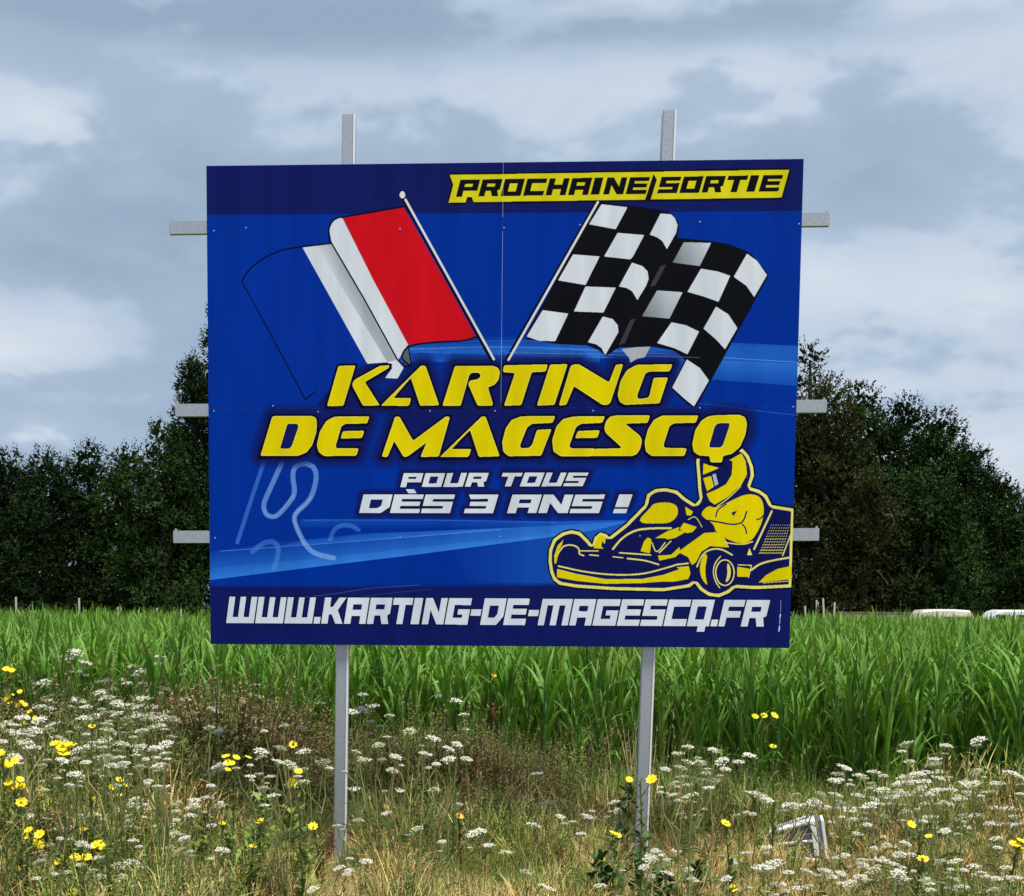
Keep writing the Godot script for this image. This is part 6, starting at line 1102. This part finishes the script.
func build_primroses() -> void:
	var lm := leaf_mat(0.45, 0.55)
	var blooms: Array = [flower_mesh(Color(0.82, 0.68, 0.02)), flower_mesh(Color(0.84, 0.62, 0.03)), flower_mesh(Color(0.80, 0.40, 0.05))]
	var leaf_meshes: Array = []
	for k in 5:
		var m := MB.new()
		m.col = [Color(0.085, 0.14, 0.03), Color(0.11, 0.17, 0.035), Color(0.14, 0.17, 0.04), Color(0.16, 0.09, 0.035), Color(0.05, 0.09, 0.02)][k]
		# three-step blade that bends over
		m.blade(Vector3.ZERO, 0.0, 1.0, 0.26, 0.7, 1.8, 5, 0.25, m.col, m.col * 1.15)
		leaf_meshes.append(m.mesh(false))
	var bud := MB.new()
	bud.col = Color(0.20, 0.22, 0.06)
	bud.tube([Vector3.ZERO, Vector3(0, 0.3, 0), Vector3(0, 0.7, 0), Vector3(0, 1, 0)], [0.06, 0.12, 0.14, 0.02], 5)
	var bud_mesh := bud.mesh()
	for p in PRIMROSES:
		var wilt: bool = p[3] == 1
		var top := Vector3.ZERO
		for f in p[2]: top += Vector3(f[0], f[1], f[2])
		top /= p[2].size()
		var o := thing("evening_primrose", Vector3(p[0], 0, p[1]))
		tag(o, p[4], "wild flower", "yellow evening primroses on the verge")
		var t := top - o.position
		var blooms_at: Array = p[2].duplicate()
		if p[0] < -1.0 and p[2].size() > 1:
			for i in 2 + rng.randi() % 3: blooms_at.append([top.x + rf(-.07, .07), top.y + rf(-.10, .04), top.z + rf(-.06, .06)])
		var m := MB.new()
		m.col = Color(0.12, 0.14, 0.045) if not wilt else Color(0.11, 0.06, 0.035)
		var bend := Vector3(rf(-.05, .05), 0, rf(-.05, .05))
		var pts: Array = [Vector3.ZERO, t * 0.35 + bend, t * 0.7 + bend * 0.6, t * 0.98]
		m.tube(pts, [0.0075, 0.006, 0.005, 0.0035], 5)
		part("stem", m.mesh(), lm, o)
		var count := int(16 + t.y * 16)
		for i in count:
			var f := pow(float(i + 1) / count, 0.9)
			var pos: Vector3 = (pts[0] as Vector3).lerp(t, f) + bend * sin(f * PI)
			var l := part("leaf", leaf_meshes[(rng.randi() % 3) if not wilt else 3 + (rng.randi() % 2)], lm, o)
			var s := lerpf(0.16, 0.055, f) * rf(0.8, 1.2)
			l.transform = Transform3D((Basis(Vector3.UP, i * 2.4 + rf(-.4, .4)) * Basis(Vector3.RIGHT, rf(-.3, .2))).scaled(Vector3(s, s, s)), pos)
		for f in blooms_at:
			var at := Vector3(f[0], f[1], f[2]) - o.position
			var k := 2 if wilt else (0 if rng.randf() < 0.7 else 1)
			var b := part("flower", blooms[k], lm, o)
			var size := rf(0.040, 0.064)
			b.transform = Transform3D((Basis(Vector3.RIGHT, rf(0.1, 1.0)) * Basis(Vector3(0, 0, 1), rf(-.4, .4)) * Basis(Vector3.UP, rf(0, TAU))).scaled(Vector3(size, size, size)), at)
			var link := MB.new()
			link.col = Color(0.13, 0.16, 0.05)
			var root_at: Vector3 = t * clampf((at.y - 0.10) / maxf(t.y, 0.1), 0.3, 0.97)
			link.tube([root_at, root_at.lerp(at, 0.6) + Vector3(0, -0.01, 0), at], [0.003, 0.0025, 0.002], 4)
			part("flower_stalk", link.mesh(), lm, o)
		for i in 5:
			var b := part("bud", bud_mesh, lm, o)
			var s := rf(0.022, 0.034)
			var a := rf(0, TAU)
			b.transform = Transform3D((Basis(Vector3(cos(a), 0, sin(a)), rf(0.2, 0.8))).scaled(Vector3(s, s, s)), t * rf(0.9, 1.0))

func build_docks() -> void:
	# rusty dead docks and broad dark leafy weeds at the foot of the posts
	var lm := leaf_mat(0.3, 0.7)
	for d in DOCKS:
		var o := thing("dock_plant", Vector3(d[0], 0, d[1]))
		tag(o, d[3], "weed", "rusty dead docks on the verge")
		var m := MB.new()
		m.col = Color(0.13, 0.07, 0.035)
		var t := Vector3(rf(-.08, .08), d[2], rf(-.08, .08))
		m.tube([Vector3.ZERO, t * 0.5 + Vector3(rf(-.02, .02), 0, 0), t], [0.007, 0.005, 0.003], 5)
		part("stem", m.mesh(), lm, o)
		for b in 6:
			var f := rf(0.45, 0.9)
			var a := rf(0, TAU)
			var h := MB.new()
			var from := t * f
			var to := from + Vector3(cos(a) * 0.08, rf(0.08, 0.2), sin(a) * 0.08)
			h.col = Color(0.13, 0.07, 0.03)
			h.tube([from, to], [0.003, 0.002], 3)
			for i in 40:
				h.col = Color(0.17, 0.075, 0.032).lerp(Color(0.28, 0.14, 0.06), rng.randf())
				var q := from.lerp(to, rf(0.2, 1.0)) + Vector3(rf(-.012, .012), rf(-.01, .01), rf(-.012, .012))
				var dd := Vector3(rf(-1, 1), rf(-1, 1), rf(-1, 1)).normalized()
				h.leaf(q, dd, dd.cross(Vector3(0.3, 1, 0.2)).normalized(), 0.014, 0.010)
			part("seed_head", h.mesh(false), lm, o)
	for d in BROADS:
		var o := thing("broadleaf_weed", Vector3(d[0], 0, d[1]))
		tag(o, d[3], "weed", "broad dark green weeds on the verge")
		var m := MB.new()
		m.col = Color(0.06, 0.09, 0.03)
		m.tube([Vector3.ZERO, Vector3(0.01, d[2] * 0.6, 0), Vector3(0, d[2], 0.01)], [0.008, 0.006, 0.003], 5)
		part("stem", m.mesh(), lm, o)
		for i in 46:
			var l := MB.new()
			var f := rf(0.1, 1.0)
			var c: Color = Color(0.030, 0.065, 0.018).lerp(Color(0.07, 0.125, 0.035), rng.randf()) if d[4] == 0 else Color(0.09, 0.15, 0.025).lerp(Color(0.20, 0.27, 0.05), rng.randf())
			var s := rf(0.09, 0.16) * (1.2 - 0.5 * f)
			l.blade(Vector3.ZERO, rf(0, TAU), s, s * 0.36, rf(0.5, 1.1), rf(1.2, 2.2), 5, 0.2, c, c * 1.2)
			var q := part("leaf", l.mesh(false), lm, o)
			q.position = Vector3(rf(-.14, .14) * (1.1 - f), d[2] * f, rf(-.14, .14) * (1.1 - f))

# ------------------------------------------------------------------ trees
func crown_mesh(lobes: Array, per_area: float, size: float, c0: Color, c1: Color, upright: float, twiggy := 0.0) -> ArrayMesh:
	var m := MB.new()
	for L in lobes:
		var o: Vector3 = L[0]
		var r: Vector3 = L[1]
		var area := 4.0 * PI * pow((pow(r.x * r.y, 1.6) + pow(r.x * r.z, 1.6) + pow(r.y * r.z, 1.6)) / 3.0, 1.0 / 1.6)
		var n := int(area * per_area)
		var tint := rf(0.6, 1.4)
		for i in n:
			var d := Vector3(rng.randfn(), rng.randfn(), rng.randfn()).normalized()
			var deep := rng.randf() < 0.22
			var k := rf(0.25, 0.62) if deep else rf(0.80, 1.10)
			var p := o + d * r * k
			if p.y < 0.3: continue
			# one spray: a short twig direction with leaves along it
			var dir := (d + Vector3(rf(-.7, .7), rf(-.5, .7) + upright, rf(-.7, .7))).normalized()
			var len := size * rf(2.0, 4.2)
			var cc := tint * rf(0.75, 1.25)
			var leaves := 7
			for j in leaves:
				var f := float(j) / leaves
				var q := p + dir * len * f
				var e := (dir * 0.6 + Vector3(rf(-1, 1), rf(-1, 1), rf(-1, 1))).normalized()
				var s := e.cross(Vector3(rf(-1, 1), rf(-1, 1), rf(-1, 1))).normalized()
				m.col = c0.lerp(c1, rng.randf()) * cc
				var z := size * rf(0.7, 1.3) * (1.15 - f * 0.5) * (1.9 if deep else 1.0)
				m.leaf(q, e, s, z, z * 0.62)
			if twiggy > 0.0 and rng.randf() < twiggy:
				m.col = Color(0.07, 0.055, 0.04)
				var sd := dir.cross(Vector3.UP).normalized() * 0.02
				m.tri(p - dir * len * 0.4 - sd, p - dir * len * 0.4 + sd, p + dir * len * 1.1)
	return m.mesh(false)

func trunk_mesh(tall: float, rad: float, limbs: Array) -> ArrayMesh:
	var m := MB.new()
	m.tube([Vector3(0, -0.3, 0), Vector3(0.05, tall * 0.3, 0.03), Vector3(-0.08, tall * 0.62, 0.05), Vector3(0.02, tall * 0.95, 0)], [rad * 1.25, rad, rad * 0.7, rad * 0.15], 8)
	for L in limbs:
		var from := Vector3(0, rf(0.25, 0.6) * tall, 0)
		var to: Vector3 = L[0]
		m.tube([from, from.lerp(to, 0.5) + Vector3(0, 0.3, 0), to], [rad * 0.45, rad * 0.28, rad * 0.06], 6)
	return m.mesh()

func lobes_round(tall: float, r: float, n: int, low: float) -> Array:
	var out: Array = []
	for i in n:
		var f := float(i) / maxf(1.0, n - 1)
		var a := i * 2.4 + rf(-.3, .3)
		var y := lerpf(low * tall, tall * 0.86, f)
		var wide := r * sqrt(maxf(0.05, 1.0 - pow(f * 0.92, 2.4)))
		var q := r * rf(0.26, 0.46) * (1.0 - 0.30 * f)
		out.append([Vector3(cos(a) * (wide - q * 0.6), y, sin(a) * (wide - q * 0.6)), Vector3(q, q * rf(0.75, 1.0), q)])
	out.append([Vector3(0, tall * 0.55, 0), Vector3(r * 0.6, tall * 0.36, r * 0.6)])
	out.append([Vector3(rf(-.2, .2), tall - r * 0.3, 0), Vector3(r * 0.34, r * 0.34, r * 0.34)])
	return out

func lobes_cone(tall: float, r: float, n: int) -> Array:
	var out: Array = []
	for i in n:
		var f := float(i) / n
		var a := i * 2.4 + rf(-.3, .3)
		var wide := r * (1.0 - f) * rf(0.82, 1.1) + 0.25
		var q := maxf(0.5, wide * 0.34)
		out.append([Vector3(cos(a) * (wide - q * 0.5), tall * (0.10 + 0.88 * f), sin(a) * (wide - q * 0.5)), Vector3(q, q * 0.8, q)])
	out.append([Vector3(0, tall * 0.38, 0), Vector3(r * 0.55, tall * 0.34, r * 0.55)])
	out.append([Vector3(0, tall * 0.70, 0), Vector3(r * 0.28, tall * 0.28, r * 0.28)])
	return out

func build_trees() -> void:
	var lm := leaf_mat(0.30, 0.85)
	lm.metallic_specular = 0.1
	var bark := mat(0.085, 0.07, 0.055, 0.95)
	bark.albedo_texture = noise_tex(256, 0.02, Color(0.6, 0.6, 0.6), Color(1, 1, 1), 14, 4)
	bark.uv1_triplanar = true; bark.uv1_scale = Vector3(1.2, 0.3, 1.2)
	var dk0 := Color(0.010, 0.023, 0.010)
	var dk1 := Color(0.026, 0.046, 0.018)
	var gr0 := Color(0.013, 0.030, 0.010)
	var gr1 := Color(0.036, 0.066, 0.020)
	var ol0 := Color(0.020, 0.026, 0.010)
	var ol1 := Color(0.046, 0.054, 0.021)
	for t in TREES:
		# x, z, height, radius, kind, label
		rng.seed = int(abs(t[0]) * 100) + 17 * int(t[4]) + int(abs(t[1]))
		var o := thing("conifer_tree" if t[4] == 1 else "tree", Vector3(t[0], 0, t[1]), rf(0, TAU))
		tag(o, t[5], "tree", t[6])
		var lb: Array
		var cm: ArrayMesh
		match int(t[4]):
			0:
				lb = lobes_round(t[2], t[3], 24, 0.12)
				cm = crown_mesh(lb, 10.0, 0.165, dk0, dk1, 0.5)
			1:
				lb = lobes_cone(t[2], t[3], 40)
				cm = crown_mesh(lb, 8.5, 0.17, dk0, dk1, 0.35)
			2:
				lb = lobes_round(t[2], t[3], 24, 0.10)
				cm = crown_mesh(lb, 10.0, 0.165, gr0, gr1, 0.3)
			3:
				lb = lobes_round(t[2], t[3], 22, 0.10)
				cm = crown_mesh(lb, 10.0, 0.155, ol0, ol1, 0.3, 0.25)
			4:
				# thin open crown
				lb = lobes_round(t[2], t[3], 16, 0.4)
				cm = crown_mesh(lb, 6.0, 0.16, ol0, ol1, 0.6, 0.6)
			_:
				# low shrub
				lb = lobes_round(t[2], t[3], 9, 0.12)
				cm = crown_mesh(lb, 9.0, 0.16, gr0, gr1, 0.4)
		part("trunk", trunk_mesh(t[2], 0.05 + t[2] * 0.018, lb.slice(2, 8)), bark, o)
		part("crown", cm, lm, o)

# ------------------------------------------------------------------ things beyond the field
func car(called: String, at: Vector3, turn: float, prof: Array, wide: float, paint: Material, wins: Array, label: String) -> void:
	var o := thing(called, at, turn)
	tag(o, label, "car", "cars parked beyond the field")
	var m := MB.new()
	# side profile swept across the width, roof edges drawn in
	var n := prof.size()
	var slices := [[-0.5, 0.0], [-0.47, 0.05], [-0.40, 0.09], [0.40, 0.09], [0.47, 0.05], [0.5, 0.0]]
	for s in slices.size() - 1:
		for i in n:
			var q := []
			for e in [[s, i], [s + 1, i], [s + 1, (i + 1) % n], [s, (i + 1) % n]]:
				var p: Vector2 = prof[e[1]]
				var y: float = p.y + (slices[e[0]][1] if p.y > 1.0 else 0.0)
				q.append(Vector3(p.x, y, slices[e[0]][0] * wide * (0.88 if p.y > 1.2 else 1.0)))
			m.quad(q[0], q[3], q[2], q[1])
	for s in [0, slices.size() - 1]:
		var idx := Geometry2D.triangulate_polygon(PackedVector2Array(prof))
		for i in range(0, idx.size(), 3):
			var q := []
			for j in 3:
				var p: Vector2 = prof[idx[i + j]]
				q.append(Vector3(p.x, p.y, slices[s][0] * wide * (0.88 if p.y > 1.2 else 1.0)))
			m.tri(q[0], q[1], q[2])
	part("body", m.mesh(false), paint, o)
	for w in wins:
		for s in [-1.0, 1.0]:
			var g := MB.new()
			g.prism([Vector2(w[0], w[2]), Vector2(w[1], w[2]), Vector2(w[1] - 0.08, w[3]), Vector2(w[0] + 0.08, w[3])], Vector3(0, 0, s * wide * 0.455), Vector3(0, 0, s * (wide * 0.455 + 0.03)), Vector3.RIGHT, Vector3.UP)
			part("window", g.mesh(), M.glass, o)
	for x in [prof[0].x + 0.85, prof[1].x - 0.85]:
		for s in [-1.0, 1.0]:
			var wl := MB.new()
			wl.tube([Vector3(x, 0.33, s * wide * 0.40), Vector3(x, 0.33, s * wide * 0.505)], [0.33, 0.33], 16)
			var tyre := part("wheel", wl.mesh(), M.rubber, o)
			var rim := MB.new()
			rim.tube([Vector3(x, 0.33, s * wide * 0.50), Vector3(x, 0.33, s * wide * 0.512)], [0.2, 0.18], 12)
			part("rim", rim.mesh(), M.galv, tyre)

func build_far() -> void:
	M.glass = mat(0.02, 0.025, 0.03, 0.1)
	M.rubber = mat(0.02, 0.02, 0.02, 0.9)
	var cream := mat(0.62, 0.56, 0.48, 0.4)
	var white := mat(0.66, 0.70, 0.76, 0.35)
	var p1 := [Vector2(-2.1, 0.28), Vector2(2.1, 0.28), Vector2(2.12, 0.95), Vector2(1.78, 1.15), Vector2(1.52, 1.66), Vector2(1.36, 1.84), Vector2(0.5, 1.89), Vector2(-0.6, 1.89), Vector2(-1.36, 1.84), Vector2(-1.52, 1.68), Vector2(-1.78, 1.15), Vector2(-2.12, 0.95)]
	var p2 := [Vector2(-2.4, 0.28), Vector2(2.4, 0.28), Vector2(2.42, 1.75), Vector2(2.3, 1.88), Vector2(-0.75, 1.88), Vector2(-1.05, 1.80), Vector2(-1.65, 1.15), Vector2(-2.42, 0.95)]
	for i in p1.size(): p1[i] = p1[i] * Vector2(0.86, 1.0)
	car("parked_car", Vector3(CAR1[0], -0.15, CAR1[1]), 0.0, p1, 1.8, cream, [[-1.28, -0.45, 1.2, 1.60], [-0.36, 0.42, 1.2, 1.60], [0.5, 1.25, 1.2, 1.60]], "cream car roof showing above the crop at the far right")
	car("parked_car", Vector3(CAR2[0], -0.15, CAR2[1]), 0.0, p2, 1.9, white, [[-1.25, -0.35, 1.2, 1.72], [-0.2, 0.9, 1.2, 1.72], [1.0, 2.1, 1.2, 1.72]], "white van with a sloping windscreen above the crop, cut by the right edge")
	# low dusty wall of blocks at the far side of the field
	var wall := thing("low_wall", Vector3(WALL[0], 0, WALL[2]))
	tag(wall, "low dusty brown block wall left of the cream car", "wall")
	var blk := mat(0.30, 0.25, 0.20, 0.95)
	blk.albedo_texture = noise_tex(256, 0.02, Color(0.55, 0.52, 0.5), Color(1, 1, 1), 77, 5)
	blk.uv1_world_triplanar = true; blk.uv1_triplanar = true; blk.uv1_scale = Vector3(0.6, 0.6, 0.6)
	var length: float = WALL[1] - WALL[0]
	var nb := 10
	for row in 4:
		for i in nb:
			var b := MB.new()
			var w := length / nb
			b.box(Vector3((i + 0.5 + (0.25 if row % 2 else 0.0)) * w, 0.2 + row * 0.405, rf(-.02, .02)), Vector3(w - 0.02, 0.39, 0.3))
			part("block", b.mesh(), blk, wall)
	var cap := MB.new()
	cap.box(Vector3(length * 0.5, 1.645, 0), Vector3(length, 0.05, 0.36))
	part("coping", cap.mesh(), blk, wall)
	# posts along the far edge, and pale strips added to mimic sky gaps
	var pm := mat(0.42, 0.42, 0.39, 0.85)
	for s in FENCE_AND_GAPS:
		var m := MB.new()
		var d := 0.04
		m.prism([Vector2(-d, -d), Vector2(-d, d), Vector2(d, d), Vector2(d, -d)], Vector3(0, -0.2, 0), Vector3(s[3], s[2], 0), Vector3.RIGHT, Vector3(0, 0, 1))
		var o := part(numbered("post_or_sky_gap"), m.mesh(), pm, self)
		o.position = Vector3(s[0], 0, s[1])
		tag(o, s[4], "post", s[5])

func build_crate() -> void:
	# a broken plastic lantern-like crate lying on its side: white ribs and rim, dark panels
	var o := thing("discarded_crate", Vector3(CRATE[0], CRATE[1] + 0.02, CRATE[2]), -0.22)
	o.rotation.z = 0.16
	o.scale = Vector3(1.2, 1.2, 1.2)
	tag(o, "discarded grey plastic crate with white ribs lying in the dry grass", "crate")
	var wht := mat(0.72, 0.74, 0.78, 0.45)
	var drk := mat(0.10, 0.12, 0.17, 0.4)
	var a := 0.115    # half height at the rim
	var b := 0.075    # half height at the closed end
	var l := 0.24
	var ring := func(x: float, h: float) -> Array:
		return [Vector3(x, -h, -h), Vector3(x, h, -h), Vector3(x, h, h), Vector3(x, -h, h)]
	var r0: Array = ring.call(0.0, a)
	var r1: Array = ring.call(-l, b)
	for i in 4:
		var j := (i + 1) % 4
		var m := MB.new()
		var sink := 0.93
		m.quad(r0[i] * Vector3(1, sink, sink), r0[j] * Vector3(1, sink, sink), r1[j] * Vector3(1, sink, sink), r1[i] * Vector3(1, sink, sink))
		part("panel", m.mesh(false), drk, o)
		var e := MB.new()
		e.tube([r0[i], r1[i]], [0.013, 0.011], 6)
		part("rib", e.mesh(), wht, o)
		var c := MB.new()
		c.tube([(r0[i] + r0[j]) * 0.5 * Vector3(1, 0.98, 0.98), (r1[i] + r1[j]) * 0.5 * Vector3(1, 0.98, 0.98)], [0.010, 0.008], 6)
		part("rib", c.mesh(), wht, o)
	var back := MB.new()
	back.quad(r1[0], r1[1], r1[2], r1[3])
	part("bottom", back.mesh(false), drk, o)
	for k in [[0.0, 1.04, 0.03, wht], [0.032, 1.02, 0.03, drk], [0.064, 1.0, 0.016, wht]]:
		var m := MB.new()
		for i in 4:
			var p: Array = ring.call(k[0], a * k[1])
			var q: Array = ring.call(k[0] + k[2], a * k[1])
			var s := 0.86
			var j := (i + 1) % 4
			var inn := Vector3(1, s, s)
			m.quad(p[i], p[j], q[j], q[i])
			m.quad(p[i] * inn, q[i] * inn, q[j] * inn, p[j] * inn)
			m.quad(q[i], q[j], q[j] * inn, q[i] * inn)
			m.quad(p[i], p[i] * inn, p[j] * inn, p[j])
		part("rim", m.mesh(false), k[3], o)

# ------------------------------------------------------------------ scene
func _ready() -> void:
	rng.seed = 20240
	var cam := Camera3D.new()
	cam.projection = Camera3D.PROJECTION_FRUSTUM
	cam.near = 0.1; cam.far = 2000.0
	cam.size = 0.1 * 896.0 / 1450.0
	cam.frustum_offset = Vector2((512.0 - 430.34) / 1450.0, (746.66 - 448.0) / 1450.0) * 0.1
	cam.position = Vector3(0, 1.8, 0)
	cam.rotation = Vector3(deg_to_rad(-5.5016), 0, 0.0055)
	add_child(cam)
	cam.current = true
	var env := Environment.new()
	env.background_mode = Environment.BG_SKY
	var sky := Sky.new()
	var sm := PanoramaSkyMaterial.new()
	sm.panorama = ImageTexture.create_from_image(sky_image())
	sky.sky_material = sm
	env.sky = sky
	env.tonemap_mode = Environment.TONE_MAPPER_LINEAR
	env.tonemap_exposure = 3.7
	env.background_energy_multiplier = 0.285
	env.sdfgi_enabled = true; env.ssao_enabled = true; env.ssil_enabled = true
	var we := WorldEnvironment.new()
	we.environment = env
	add_child(we)
	var sun := DirectionalLight3D.new()
	sun.light_energy = 0.5
	sun.light_angular_distance = 18.0
	sun.light_color = Color(1.0, 0.97, 0.92)
	sun.shadow_enabled = true
	sun.rotation = Vector3(deg_to_rad(-69), deg_to_rad(26), 0)
	add_child(sun)
	build_ground()
	build_sign(print_image())
	build_crop()
	build_verge()
	build_trees()
	rng.seed = 77
	build_far()
	build_crate()
	build_umbels()
	build_primroses()
	build_docks()
